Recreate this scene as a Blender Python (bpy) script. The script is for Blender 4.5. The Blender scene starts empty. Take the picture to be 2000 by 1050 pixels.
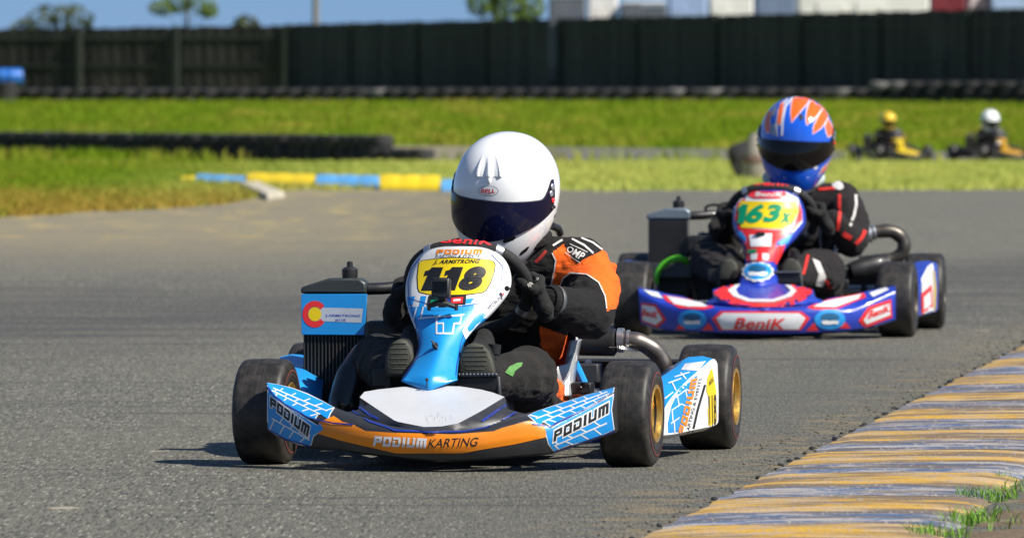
import bpy, bmesh, math, random
import numpy as np
from mathutils import Vector, Matrix, noise
from mathutils.bvhtree import BVHTree
from mathutils.geometry import delaunay_2d_cdt
R = math.radians
PI = math.pi
random.seed(5)
scene = bpy.context.scene
COL = scene.collection

# ---------------------------------------------------------------- camera, sky, sun, exposure
FPX, CAMH, HOR = 16000.0, 0.932, 180.0          # focal length in photo pixels, camera height, horizon row
cam_d = bpy.data.cameras.new('camera')
cam = bpy.data.objects.new('camera', cam_d); COL.objects.link(cam)
cam.location = (0, 0, CAMH); cam.rotation_euler = (PI/2, 0, 0)
cam_d.sensor_fit = 'HORIZONTAL'; cam_d.sensor_width = 36.0
cam_d.lens = 36.0*FPX/2000.0
cam_d.shift_y = -(525-HOR)/2000.0
cam_d.clip_start = 0.5; cam_d.clip_end = 4000
cam_d.dof.use_dof = True; cam_d.dof.focus_distance = 20.45; cam_d.dof.aperture_fstop = 12.5
scene.camera = cam

SUN_EL, SUN_AZ = R(44), R(30)                   # azimuth measured from +X towards the camera
sd = Vector((math.cos(SUN_EL)*math.cos(SUN_AZ), -math.cos(SUN_EL)*math.sin(SUN_AZ), math.sin(SUN_EL)))
world = bpy.data.worlds.new('World'); scene.world = world; world.use_nodes = True
wn = world.node_tree; wn.nodes.clear()
sky = wn.nodes.new('ShaderNodeTexSky'); sky.sky_type = 'NISHITA'; sky.sun_disc = False
sky.sun_elevation = SUN_EL; sky.sun_rotation = PI/2 + SUN_AZ
sky.altitude = 400; sky.air_density = 1.0; sky.dust_density = 0.1; sky.ozone_density = 4.0
stc = wn.nodes.new('ShaderNodeTexCoord'); sad = wn.nodes.new('ShaderNodeVectorMath'); sad.operation = 'ADD'; sad.inputs[1].default_value = (0, 0, .19)
sno = wn.nodes.new('ShaderNodeVectorMath'); sno.operation = 'NORMALIZE'   # the clear blue of the upper sky reaches down to the roofs
wn.links.new(stc.outputs['Generated'], sad.inputs[0]); wn.links.new(sad.outputs[0], sno.inputs[0]); wn.links.new(sno.outputs[0], sky.inputs[0])
bg = wn.nodes.new('ShaderNodeBackground'); bg.inputs['Strength'].default_value = 0.078
wo = wn.nodes.new('ShaderNodeOutputWorld')
wn.links.new(sky.outputs[0], bg.inputs[0]); wn.links.new(bg.outputs[0], wo.inputs[0])
sun_d = bpy.data.lights.new('sun', 'SUN'); sun_d.energy = 5.0; sun_d.angle = R(0.5); sun_d.color = (1.0, 0.94, 0.84)
sun = bpy.data.objects.new('sun', sun_d); COL.objects.link(sun); sun.location = (10, -5, 20)
sun.rotation_euler = sd.to_track_quat('Z', 'Y').to_euler()
vs = scene.view_settings
vs.view_transform = 'Standard'; vs.look = 'None'; vs.gamma = 1.0; vs.use_curve_mapping = False; vs.exposure = 0.55

# ---------------------------------------------------------------- helpers
def ground(px, py, z=0.0):
    Y = FPX*(CAMH-z)/(py-HOR)
    return Vector(((px-1000)*Y/FPX, Y, z))
def at(px, py, Y):
    return Vector(((px-1000)*Y/FPX, Y, CAMH-(py-HOR)*Y/FPX))

class Frame:                                     # a kart's own axes: u to its left, v backwards, w up
    def __init__(s, O, deg, sc=1.0):
        s.O = Vector(O); s.th = R(deg); s.sc = sc
        s.M = Matrix.Translation(s.O) @ Matrix.Rotation(-s.th, 4, 'Z') @ Matrix.Scale(sc, 4)
        s.I = s.M.inverted(); s.o = s.I @ Vector((0, 0, CAMH))
    def ray(s, px, py):
        return s.o, (s.I @ at(px, py, 20.0) - s.o).normalized()
    def K(s, px, py, v):
        o, d = s.ray(px, py)
        return o + d*((v-o.y)/d.y)
    def px(s, p):
        w = s.M @ Vector(p)
        return 1000+FPX*w.x/w.y, HOR+FPX*(CAMH-w.z)/w.y

def cr(pts, n):                                  # Catmull-Rom through a list of tuples
    pts = [Vector(p) for p in pts]; out = []
    for i in range(len(pts)-1):
        a = pts[i-1] if i else pts[0]*2-pts[1]
        b, c = pts[i], pts[i+1]
        d = pts[i+2] if i+2 < len(pts) else pts[-1]*2-pts[-2]
        for k in range(n):
            t = k/n
            out.append(0.5*((2*b)+(c-a)*t+(2*a-5*b+4*c-d)*t*t+(3*b-a-3*c+d)*t**3))
    out.append(pts[-1].copy())
    return out

class MB:
    def __init__(s): s.v, s.f, s.m = [], [], []
    def add(s, vs, fs, m=0):
        o = len(s.v); s.v += [Vector(p) for p in vs]
        for f in fs: s.f.append([i+o for i in f]); s.m.append(m)
        return s
    def box(s, c, size, rot=None, m=0):
        c = Vector(c); h = Vector(size)/2
        P = [Vector((x*h.x, y*h.y, z*h.z)) for x in (-1, 1) for y in (-1, 1) for z in (-1, 1)]
        if rot is not None: P = [rot @ p for p in P]
        return s.add([c+p for p in P], [(0,1,3,2),(4,6,7,5),(0,4,5,1),(2,3,7,6),(0,2,6,4),(1,5,7,3)], m)
    def tube(s, path, r, seg=10, m=0, caps=True):
        path = [Vector(p) for p in path]; n = len(path)
        rs = r if isinstance(r, (list, tuple)) else [r]*n
        t0 = (path[1]-path[0]).normalized()
        ref = Vector((0, 0, 1)) if abs(t0.z) < .9 else Vector((1, 0, 0))
        a = t0.cross(ref).normalized(); vs = []
        for i in range(n):
            t = (path[min(i+1, n-1)]-path[max(i-1, 0)]).normalized()
            a = (a-t*a.dot(t)).normalized(); b = t.cross(a)
            for k in range(seg):
                q = 2*PI*k/seg
                vs.append(path[i]+(a*math.cos(q)+b*math.sin(q))*rs[i])
        fs = [(i*seg+k, i*seg+(k+1) % seg, (i+1)*seg+(k+1) % seg, (i+1)*seg+k) for i in range(n-1) for k in range(seg)]
        if caps: fs += [tuple(range(seg-1, -1, -1)), tuple((n-1)*seg+k for k in range(seg))]
        return s.add(vs, fs, m)
    def lathe(s, prof, seg=32, c=(0, 0, 0), axis='x', m=0, closed=False):
        c = Vector(c); vs = []
        for k in range(seg):
            q = 2*PI*k/seg; x, y = math.cos(q), math.sin(q)
            for (h, r) in prof:
                p = {'x': Vector((h, x*r, y*r)), 'y': Vector((x*r, h, y*r)), 'z': Vector((x*r, y*r, h))}[axis]
                vs.append(c+p)
        n = len(prof); fs = []
        for k in range(seg):
            for i in range(n if closed else n-1):
                j = (i+1) % n
                fs.append((k*n+i, k*n+j, ((k+1) % seg)*n+j, ((k+1) % seg)*n+i))
        return s.add(vs, fs, m)
    def ell(s, c, r, seg=14, rings=9, rot=None, m=0):
        c = Vector(c); r = Vector(r) if not isinstance(r, (int, float)) else Vector((r, r, r))
        vs = []
        for i in range(rings+1):
            e = -PI/2+PI*i/rings
            for k in range(seg):
                a = 2*PI*k/seg
                p = Vector((r.x*math.cos(e)*math.cos(a), r.y*math.cos(e)*math.sin(a), r.z*math.sin(e)))
                vs.append(c+(rot @ p if rot is not None else p))
        fs = [(i*seg+k, i*seg+(k+1) % seg, (i+1)*seg+(k+1) % seg, (i+1)*seg+k) for i in range(rings) for k in range(seg)]
        return s.add(vs, fs, m)
    def limb(s, pts, seg=12):                    # chain of (point, radius): cones with round joints
        for i, (p, r) in enumerate(pts):
            s.ell(p, r, seg, 8)
            if i:
                q, r0 = pts[i-1]
                s.tube([q, p], [r0, r], seg)
        return s
    def grid(s, rows, m=0, mf=None, wrap=False):
        n = len(rows[0]); fs = []; o = len(s.v)
        s.v += [Vector(p) for r in rows for p in r]
        for i in range(len(rows)-1):
            for k in range(n if wrap else n-1):
                k2 = (k+1) % n
                s.f.append([o+i*n+k, o+i*n+k2, o+(i+1)*n+k2, o+(i+1)*n+k]); s.m.append(mf(i, k) if mf else m)
        return s
    def prism(s, outline, depth, m=0):           # outline of 3-D points, extruded by the vector depth
        n = len(outline); d = Vector(depth)
        A = [Vector(p) for p in outline]
        return s.add(A+[p+d for p in A], [tuple(range(n)), tuple(range(2*n-1, n-1, -1))]+[(i, i+n, (i+1) % n+n, (i+1) % n) for i in range(n)], m)
    def face_to(s, p):                           # open sheets: turn every face towards p
        p = Vector(p)
        for i, f in enumerate(s.f):
            a, b, c = s.v[f[0]], s.v[f[1]], s.v[f[2]]
            n = (b-a).cross(c-a)
            if n.length < 1e-12 and len(f) > 3: n = (c-a).cross(s.v[f[3]]-a)
            if n.dot(p-a) < 0: s.f[i] = f[::-1]
        return s

def mesh_obj(name, mb, mats, parent=None, smooth=True, angle=40, recalc=True, bevel=0, solid=0, merge=0):
    me = bpy.data.meshes.new(name)
    me.from_pydata([tuple(p) for p in mb.v], [], mb.f)
    if not isinstance(mats, (list, tuple)): mats = [mats]
    for m in mats: me.materials.append(m)
    if len(mats) > 1: me.polygons.foreach_set('material_index', mb.m)
    if recalc or merge:
        bm = bmesh.new(); bm.from_mesh(me)
        if merge: bmesh.ops.remove_doubles(bm, verts=bm.verts, dist=merge)
        if recalc: bmesh.ops.recalc_face_normals(bm, faces=bm.faces)
        bm.to_mesh(me); bm.free()
    if smooth:
        me.polygons.foreach_set('use_smooth', [True]*len(me.polygons))
        me.set_sharp_from_angle(angle=R(angle))
    me.update()
    o = bpy.data.objects.new(name, me); COL.objects.link(o)
    if parent is not None: o.parent = parent
    if solid:
        md = o.modifiers.new('solid', 'SOLIDIFY'); md.thickness = solid; md.offset = -1
    if bevel:
        md = o.modifiers.new('bevel', 'BEVEL'); md.width = bevel; md.segments = 2; md.limit_method = 'ANGLE'; md.angle_limit = R(40)
    return o
def empty(name, loc=(0, 0, 0), rz=0, sc=1):
    o = bpy.data.objects.new(name, None); COL.objects.link(o)
    o.location = loc; o.rotation_euler = (0, 0, rz); o.scale = (sc, sc, sc); o.empty_display_size = .1
    return o
def tag(o, label=None, cat=None, group=None, kind=None):
    for k, x in (('label', label), ('category', cat), ('group', group), ('kind', kind)):
        if x: o[k] = x
    return o

# ---------------------------------------------------------------- materials
def lin(r, g, b):
    f = lambda c: (c/255/12.92) if c/255 <= .04045 else ((c/255+.055)/1.055)**2.4
    return (f(r), f(g), f(b), 1)
class N:
    def __init__(s, name):
        s.m = bpy.data.materials.new(name); s.m.use_nodes = True; s.t = s.m.node_tree
        s.b = s.t.nodes['Principled BSDF']; s.out = s.t.nodes['Material Output']
    def n(s, typ, **kw):
        x = s.t.nodes.new(typ)
        for k, v in kw.items():
            if k in ('operation', 'blend_type', 'data_type', 'noise_dimensions', 'feature', 'wave_type', 'bands_direction', 'interpolation_type', 'distance', 'normalize', 'clamp'): setattr(x, k, v)
            else: x.inputs[k.replace('_', ' ')].default_value = v
        return x
    def l(s, a, b): s.t.links.new(a, b)
    def pos(s): return s.n('ShaderNodeNewGeometry').outputs['Position']
    def objc(s): return s.n('ShaderNodeTexCoord').outputs['Object']
    def mapping(s, vec, scale=(1, 1, 1), rot=(0, 0, 0), loc=(0, 0, 0)):
        x = s.n('ShaderNodeMapping'); x.inputs['Scale'].default_value = scale; x.inputs['Rotation'].default_value = rot; x.inputs['Location'].default_value = loc
        s.l(vec, x.inputs[0]); return x.outputs[0]
    def noise(s, vec, scale, detail=4, rough=.55, dist=0):
        x = s.n('ShaderNodeTexNoise', Scale=scale, Detail=detail, Roughness=rough, Distortion=dist); s.l(vec, x.inputs['Vector']); return x.outputs['Fac']
    def vor(s, vec, scale, out='Distance', feature='F1'):
        x = s.n('ShaderNodeTexVoronoi', feature=feature, Scale=scale); s.l(vec, x.inputs['Vector']); return x.outputs[out]
    def ramp(s, fac, a, b, lo=0.0, hi=1.0):
        x = s.n('ShaderNodeMapRange', interpolation_type='SMOOTHSTEP', From_Min=a, From_Max=b, To_Min=lo, To_Max=hi); s.l(fac, x.inputs[0]); return x.outputs[0]
    def math(s, op, a, b=None):
        x = s.n('ShaderNodeMath', operation=op)
        for i, v in enumerate((a, b)):
            if v is None: continue
            if isinstance(v, (int, float)): x.inputs[i].default_value = v
            else: s.l(v, x.inputs[i])
        return x.outputs[0]
    def mix(s, fac, a, b, blend='MIX'):
        x = s.n('ShaderNodeMix', data_type='RGBA', blend_type=blend)
        for i, v in ((0, fac), (6, a), (7, b)):
            if isinstance(v, (int, float)): x.inputs[i].default_value = v
            elif isinstance(v, tuple): x.inputs[i].default_value = v
            else: s.l(v, x.inputs[i])
        return x.outputs[2]
    def sep(s, vec):
        x = s.n('ShaderNodeSeparateXYZ'); s.l(vec, x.inputs[0]); return x.outputs
    def bump(s, h, strength=.3, dist=.002):
        x = s.n('ShaderNodeBump', Strength=strength, Distance=dist); s.l(h, x.inputs['Height']); s.l(x.outputs[0], s.b.inputs['Normal'])
    def set(s, **kw):
        for k, v in kw.items():
            i = s.b.inputs[k.replace('_', ' ')]
            if hasattr(v, 'default_value') or hasattr(v, 'is_linked'): s.l(v, i)
            else: i.default_value = v
        return s
_mats = {}
def paint(name, c, rough=.35, metal=0.0, coat=0.0, dirt=.25, scale=30, bump=0, bscale=300, spec=.5, grime=(.06, .05, .04, 1), sheen=0):
    if name in _mats: return _mats[name]
    n = N(name); p = n.objc()
    f = n.noise(p, scale, 6, .65)
    g = n.ramp(f, .52, .75, 0, dirt)
    col = n.mix(g, c, tuple(c[i]*.35+grime[i]*.5 for i in range(3))+(1,))
    v = n.noise(p, scale*.23, 3)
    col = n.mix(n.ramp(v, .3, .7, 0, .14), col, (0, 0, 0, 1))
    n.set(Base_Color=col, Metallic=metal, Specular_IOR_Level=spec)
    n.set(Roughness=n.ramp(f, .3, .8, max(rough-.05, .03), min(rough+.2, 1)))
    if coat: n.set(Coat_Weight=coat, Coat_Roughness=.08)
    if sheen: n.set(Sheen_Weight=sheen, Sheen_Roughness=.5)
    if bump: n.bump(n.noise(p, bscale, 4, .6), bump, .002)
    _mats[name] = n.m
    return n.m
BLACKPL = paint('black_plastic', (.014, .014, .015, 1), .42, coat=.1, dirt=.35, bump=.15)
DARKPL = paint('charcoal_plastic', (.03, .031, .035, 1), .38, coat=.1, dirt=.3)
WHITEPL = paint('white_plastic', (.76, .77, .78, 1), .36, coat=.2, dirt=.28, scale=18)
PANELGREY = paint('pale_grey_plastic', (.56, .57, .59, 1), .38, coat=.15, dirt=.2, scale=14)
YELLOWPL = paint('yellow_print', (.85, .62, .005, 1), .35, coat=.2, dirt=.08)
ORANGEPL = paint('orange_print', (.86, .25, .004, 1), .40, coat=.1, dirt=.12, scale=14)
BLUEPL = paint('sky_blue_print', (.012, .30, .76, 1), .36, coat=.2, dirt=.2, scale=18)
NAVY = paint('navy_plastic', (.018, .04, .28, 1), .35, coat=.2, dirt=.2)
INK = paint('black_print', (.012, .012, .013, 1), .4, dirt=.1)
GREYINK = paint('grey_print', (.08, .085, .09, 1), .4, dirt=.1)
REDPL = paint('red_print', (.80, .030, .032, 1), .35, coat=.2, dirt=.1)
GREENINK = paint('green_print', (.0, .27, .12, 1), .35, dirt=.05)
ROYAL = paint('royal_blue_print', (.018, .048, .42, 1), .3, coat=.35, dirt=.1)
STEEL = paint('bare_steel', (.45, .44, .42, 1), .3, metal=1, dirt=.3, scale=50)
PIPE = paint('heat_stained_pipe', (.20, .175, .155, 1), .36, metal=.85, dirt=.5, scale=24)
ALU = paint('pale_aluminium', (.62, .63, .65, 1), .35, metal=.9, dirt=.25)
GOLD = paint('gold_anodised', (.72, .43, .10, 1), .30, metal=.85, dirt=.25, scale=60)
GREYSEAT = paint('grey_fibreglass', (.46, .47, .48, 1), .35, coat=.3, dirt=.2)
RUBSOLE = paint('rubber_sole', (.055, .055, .042, 1), .7, dirt=.4, bump=.5, bscale=160)
GREENHOSE = paint('green_hose', (.12, .62, .02, 1), .4)
HOSE = paint('black_hose', (.012, .012, .013, 1), .38, coat=.1)
def tyre_mat():
    n = N('slick_rubber'); p = n.objc(); x = n.sep(p)
    ring = n.noise(n.mapping(p, (260, 3, 3)), 1.0, 3)
    f = n.noise(p, 40, 5, .6)
    col = n.mix(n.ramp(f, .35, .75), (.012, .0112, .010, 1), (.045, .039, .033, 1))
    col = n.mix(n.ramp(ring, .5, .75, 0, .5), col, (.055, .047, .040, 1))
    n.set(Base_Color=col, Roughness=.52, Specular_IOR_Level=.5)
    h = n.math('ADD', n.noise(p, 420, 3), n.math('MULTIPLY', ring, .6))
    n.bump(h, .35, .0015)
    return n.m
TYRE = tyre_mat()
OLDTYRE = paint('weathered_tyre', (.022, .022, .023, 1), .8, dirt=.5, scale=5, grime=(.16, .15, .14, 1), bump=.3, bscale=40)
def cloth(name, c, c2=None, bump=.5, sc=900):
    n = N(name); p = n.objc()
    f = n.noise(p, 9, 5, .6)
    col = n.mix(n.ramp(f, .4, .8, 0, .55), c, c2 or tuple(x*.55 for x in c[:3])+(1,))
    n.set(Base_Color=col, Roughness=.85, Sheen_Weight=.04, Sheen_Roughness=.5, Specular_IOR_Level=.25)
    wv = n.noise(p, sc, 2)
    fold = n.noise(n.mapping(p, (1, 1, 2.2), rot=(.5, .3, .8)), 26, 4, .55, .8)
    n.bump(n.math('ADD', n.math('MULTIPLY', wv, .12), fold), bump, .012)
    return n.m
SUITBLK = cloth('black_suit_cloth', (.009, .0085, .0085, 1), (.018, .016, .015, 1))
SUITORG = cloth('orange_suit_cloth', (.88, .135, .012, 1), (.70, .085, .008, 1))
PANTS = cloth('worn_black_cloth', (.013, .012, .011, 1), (.050, .041, .034, 1))
SUITDK = cloth('dark_suit_cloth', (.013, .0105, .011, 1), (.024, .019, .020, 1))
GLOVE = cloth('black_glove_leather', (.012, .012, .012, 1), (.05, .05, .045, 1), .35)
SUITYL = cloth('yellow_suit_cloth', (.55, .33, .03, 1))
PALE = cloth('pale_cloth', (.5, .48, .45, 1))
GREYCL = cloth('grey_suit_cloth', (.42, .42, .46, 1))
def helmet_mat(name, c, rough=.14):
    n = N(name); p = n.objc()
    f = n.noise(p, 25, 5, .6)
    n.set(Base_Color=n.mix(n.ramp(f, .55, .8, 0, .1), c, (.25, .23, .2, 1)), Roughness=rough, Coat_Weight=.6, Coat_Roughness=.04)
    return n.m
HELW = helmet_mat('white_gelcoat', (.83, .84, .85, 1))
HELB = helmet_mat('blue_gelcoat', (.01, .10, .62, 1))
HELY = helmet_mat('yellow_gelcoat', (.75, .50, .02, 1))
HELO = helmet_mat('flame_orange_gelcoat', (.85, .13, .012, 1))
def visor_mat(name, a, b):
    n = N(name); p = n.objc()
    lw = n.n('ShaderNodeLayerWeight', Blend=.45)
    col = n.mix(lw.outputs['Facing'], a, b)
    n.set(Base_Color=col, Roughness=.06, Metallic=.0, Coat_Weight=.08, Coat_Roughness=.02, Specular_IOR_Level=.28)
    return n.m
VISBLUE = visor_mat('mirrored_blue_visor', (.004, .006, .032, 1), (.012, .006, .010, 1))
VISBLK = visor_mat('smoked_visor', (.003, .003, .0035, 1), (.008, .0075, .007, 1))

# ---------------------------------------------------------------- print laid on surfaces
def bvh_of(objs):
    vs, fs = [], []
    for o in (objs if isinstance(objs, (list, tuple)) else [objs]):
        b = len(vs); mt = o.matrix_basis if o.parent else Matrix.Identity(4)
        vs += [mt @ v.co for v in o.data.vertices]; fs += [[b+i for i in p.vertices] for p in o.data.polygons]
    return BVHTree.FromPolygons(vs, fs)
PRINT = {}
def lay(fr, bvh, P, tris, mat, parent, name, off, maxlen=.06, inv=None):
    pts = []; off *= PRINT.get(fr, 1.0)           # print is thin: well under a millimetre on the near kart
    for (x, y) in P:
        o, d = fr.ray(x, y)
        h, nn, _, _ = bvh.ray_cast(o, d)
        if h is None: pts.append(None); continue
        if nn.dot(d) > 0: nn = -nn
        pts.append(h+nn*off)
    idx = {}; vs = []; fs = []
    for t in tris:
        if any(pts[i] is None for i in t): continue
        if max((pts[t[0]]-pts[t[1]]).length, (pts[t[1]]-pts[t[2]]).length, (pts[t[0]]-pts[t[2]]).length) > maxlen: continue
        a, b, c = (pts[i] for i in t)
        if (b-a).cross(c-a).dot(fr.o-a) < 0: t = (t[0], t[2], t[1])
        q = []
        for i in t:
            if i not in idx: idx[i] = len(vs); vs.append(pts[i])
            q.append(idx[i])
        fs.append(q)
    if not fs: print('EMPTY PRINT', name); return None
    if inv is not None: vs = [inv @ v for v in vs]
    groups = [range(len(fs))]
    if name not in ('lettering', 'lettering_edge', 'white_line', 'scuff_marks'):     # pieces that do not touch are stickers of their own
        root = list(range(len(vs)))
        def find(a):
            while root[a] != a: root[a] = root[root[a]]; a = root[a]
            return a
        for q in fs:
            for j in q[1:]: root[find(j)] = find(q[0])
        g = {}
        for i, q in enumerate(fs): g.setdefault(find(q[0]), []).append(i)
        if 1 < len(g) <= 14: groups = list(g.values())
    for g in groups:
        mp = {}; mb = MB()
        for i in g:
            for j in fs[i]:
                if j not in mp: mp[j] = len(mb.v); mb.v.append(vs[j])
            mb.f.append([mp[j] for j in fs[i]]); mb.m.append(0)
        o = mesh_obj(name, mb, mat, parent, recalc=False, angle=60)
    return o
def decal(fr, bvh, polys, mat, parent, name='sticker', off=.0014, step=7.0, inv=None):
    P, F = [], []
    for poly in polys:
        if sum(poly[i-1][0]*poly[i][1]-poly[i][0]*poly[i-1][1] for i in range(len(poly))) < 0: poly = poly[::-1]
        b = len(P); n = len(poly); q = []
        for i in range(n):
            a = Vector(poly[i]); c = Vector(poly[(i+1) % n]); k = max(1, int((c-a).length/step))
            for j in range(k): q.append(len(P)); P.append(a.lerp(c, j/k))
        F.append(q)
    xs = [p.x for p in P]; ys = [p.y for p in P]
    gx = np.arange(min(xs)+step*.5, max(xs), step); gy = np.arange(min(ys)+step*.5, max(ys), step)
    for x in gx:
        for y in gy: P.append(Vector((float(x)+.13, float(y)+.07)))
    v, e, f, _, _, of = delaunay_2d_cdt(P, [], F, 1, 1e-4)
    return lay(fr, bvh, [(p.x, p.y) for p in v], [tuple(t) for t, q in zip(f, of) if len(t) == 3 and q], mat, parent, name, off, inv=inv)
_txt = {}
def text_mesh(s, bold=0.0, shear=0.0):
    key = (s, bold, shear)
    if key in _txt: return _txt[key]
    c = bpy.data.curves.new('txt', 'FONT'); c.body = s; c.offset = bold; c.shear = shear; c.resolution_u = 4; c.space_character = 1.0+bold*2.2
    o = bpy.data.objects.new('txt', c); COL.objects.link(o)
    dg = bpy.context.evaluated_depsgraph_get(); dg.update()
    me = bpy.data.meshes.new_from_object(o.evaluated_get(dg))
    V = [v.co.copy() for v in me.vertices]; F = [tuple(p.vertices) for p in me.polygons]
    bpy.data.objects.remove(o); bpy.data.curves.remove(c); bpy.data.meshes.remove(me)
    x0, x1 = min(v.x for v in V), max(v.x for v in V); y0, y1 = min(v.y for v in V), max(v.y for v in V)
    V = [((v.x-x0)/(x1-x0), (y1-v.y)/(y1-y0)) for v in V]
    _txt[key] = (V, F); return V, F
def bil(q, x, y):
    a, b, c, d = [Vector(p) for p in q]
    return (a*(1-x)+b*x)*(1-y)+(d*(1-x)+c*x)*y
def lettering(fr, bvh, s, quad, mat, parent, name='lettering', bold=0.0, shear=0.0, off=.0026, step=9, inv=None):
    V, F = text_mesh(s, bold, shear)
    bm = bmesh.new()
    vv = [bm.verts.new((*bil(quad, x, y), 0)) for x, y in V]
    for f in F:
        try: bm.faces.new([vv[i] for i in f])
        except ValueError: pass
    for _ in range(3):
        bmesh.ops.triangulate(bm, faces=bm.faces[:])
        es = [e for e in bm.edges if e.calc_length() > step]
        if not es: break
        bmesh.ops.subdivide_edges(bm, edges=es, cuts=1)
    bmesh.ops.triangulate(bm, faces=bm.faces[:]); bm.verts.index_update()
    P = [(v.co.x, v.co.y) for v in bm.verts]; T = [tuple(v.index for v in f.verts) for f in bm.faces]
    bm.free()
    return lay(fr, bvh, P, T, mat, parent, name, off, inv=inv)
BLOCK = {'P': [(0,0,.3,1),(0,0,1,.26),(.7,0,1,.64),(0,.4,1,.64)], 'O': [(0,0,.3,1),(.7,0,1,1),(0,0,1,.26),(0,.74,1,1)],
         'D': [(0,.0,.72,.26),(.0,.36,.3,1),(.7,.1,1,.9),(.0,.74,.86,1),(.6,0,.86,.26)], 'I': [(.1,0,.9,1)], 'U': [(0,0,.3,1),(.7,0,1,1),(0,.74,1,1)],
         'M': [(0,0,.26,1),(.37,0,.63,1),(.74,0,1,1),(0,0,1,.26)]}
def block_word(s, quad, gx=0.0, gy=0.0):
    wid = {'I': .42, 'M': 1.25}; W = [wid.get(c, 1.0) for c in s]; gap = .2
    tot = sum(W)+gap*(len(s)-1); x = 0; out = []
    for c, w in zip(s, W):
        for (a, b, e, d) in BLOCK[c]:
            q = [((x+w*a)/tot-gx, b-gy), ((x+w*e)/tot+gx, b-gy), ((x+w*e)/tot+gx, d+gy), ((x+w*a)/tot-gx, d+gy)]
            out.append([tuple(bil(quad, *p)) for p in q])
        x += w+gap
    return out
def stroke(pts, w):
    out = []
    for i in range(len(pts)-1):
        a, b = Vector(pts[i]), Vector(pts[i+1]); d = (b-a).normalized(); n = Vector((-d.y, d.x))*w/2; e = d*w*.3
        out.append([tuple(a+n-e), tuple(b+n+e), tuple(b-n+e), tuple(a-n-e)])
    return out
def oval(cx, cy, rx, ry, n=22, rot=0, a0=0, a1=2*PI):
    full = abs(a1-a0-2*PI) < 1e-6; k = n if full else n+1
    out = []
    for i in range(k):
        a = a0+(a1-a0)*i/n; x, y = rx*math.cos(a), ry*math.sin(a)
        out.append((cx+x*math.cos(rot)-y*math.sin(rot), cy+x*math.sin(rot)+y*math.cos(rot)))
    return out
def brick_lines(quad, rows, cols, seed, w=2.4, skew=.3):
    """the white joints of the brick pattern printed on the bodywork"""
    rnd = random.Random(seed); out = []; s_ = skew/cols
    def P(x, y): return tuple(bil(quad, min(max(x+s_*(1-y), 0), 1), y))
    for r in range(1, rows):
        for k in range(cols*2): out += stroke([P(k/cols/2, r/rows), P((k+1)/cols/2, r/rows)], w)
    for r in range(rows):
        for k in range(cols+1):
            x = (k+(.15 if r % 2 else .62)+rnd.uniform(-.12, .12))/cols
            if .03 < x < .98: out += stroke([P(x, r/rows), P(x, (r+1)/rows)], w)
    return out
def inset(poly, d):
    c = sum((Vector(p) for p in poly), Vector((0, 0)))/len(poly)
    return [tuple(c+(Vector(p)-c)*(1-d/max((Vector(p)-c).length, 1e-6))) for p in poly]
def bricks(quad, rows, cols, seed, gap=.035, skew=.25):
    rnd = random.Random(seed); out = []
    for r in range(rows):
        x = -rnd.random()*.5/cols
        while x < 1:
            w = rnd.choice([.7, 1.0, 1.5, 2.0])/cols
            x0, x1 = max(0, x+gap*.6), min(1, x+w-gap*.6); y0, y1 = r/rows+gap, (r+1)/rows-gap
            if x1-x0 > .05:
                sk = skew/cols
                P = [(x0+sk, y0), (x1+sk, y0), (x1, y1), (x0, y1)]
                P = [(min(max(a, 0), 1), b) for a, b in P]
                if rnd.random() < .45 and r+1 < rows:       # an L-shaped piece
                    xm = x0+(x1-x0)*.45; y2 = (r+1.55)/rows-gap
                    out.append([tuple(bil(quad, *p)) for p in ((max(0, x0-sk*.1), y1-.01), (xm, y1-.01), (max(xm-sk*.4, 0), min(y2, 1)), (max(x0-sk*.5, 0), min(y2, 1)))])
                out.append([tuple(bil(quad, *p)) for p in P])
            x += w
    return out
# ---------------------------------------------------------------- the setting: ground, track, kerbs
def zt(Y):
    t = min(max((Y-135)/72.0, 0), 1)
    return .64*(t*t*(3-2*t)*.35+t*.65)
def grass_mat(name, a, b, dry, dry_amt=.5, rough=.75, trans=0.0, straw=(.50, .48, .11, 1)):
    n = N(name); p = n.pos()
    q = n.mapping(p, (1, .28, 1))
    f1 = n.noise(q, .55, 5, .6); f2 = n.noise(q, 3.2, 4, .6); f3 = n.noise(p, 60, 3)
    col = n.mix(n.ramp(f2, .3, .7), a, b)
    col = n.mix(n.ramp(f1, .5-.12*dry_amt, .78-.25*dry_amt, 0, .85), col, dry)
    y = n.sep(p)[1]
    x = n.sep(p)[0]                             # the strip right of the kerb is dry and pale, the island left of it green with dry edges
    col = n.mix(n.math('MULTIPLY', n.math('MULTIPLY', n.ramp(y, 116, 108), n.ramp(x, -5.0, -.8)), n.ramp(f2, .25, .65, .25, .95)), col, straw)
    col = n.mix(n.math('MULTIPLY', n.math('MULTIPLY', n.ramp(y, 86, 64), n.ramp(x, -.2, -1.2)), n.ramp(f2, .28, .55, .15, .95)), col, tuple(q*w for q, w in zip(dry, (.95, .78, .8, 1))))
    col = n.mix(n.ramp(f3, .3, .7, 0, .35), col, tuple(x*.35 for x in a[:3])+(1,))
    n.set(Base_Color=col, Roughness=rough, Specular_IOR_Level=.2)
    n.bump(f3, .6, .03)
    tr = n.n('ShaderNodeBsdfTranslucent'); n.l(col, tr.inputs[0]); mx = n.n('ShaderNodeMixShader'); mx.inputs[0].default_value = trans
    n.l(n.b.outputs[0], mx.inputs[1]); n.l(tr.outputs[0], mx.inputs[2]); n.l(mx.outputs[0], n.out.inputs[0])
    return n.m
GRASS = grass_mat('turf', (.13, .20, .008, 1), (.19, .24, .010, 1), (.36, .30, .055, 1), .38, straw=(.55, .56, .16, 1))
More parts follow.
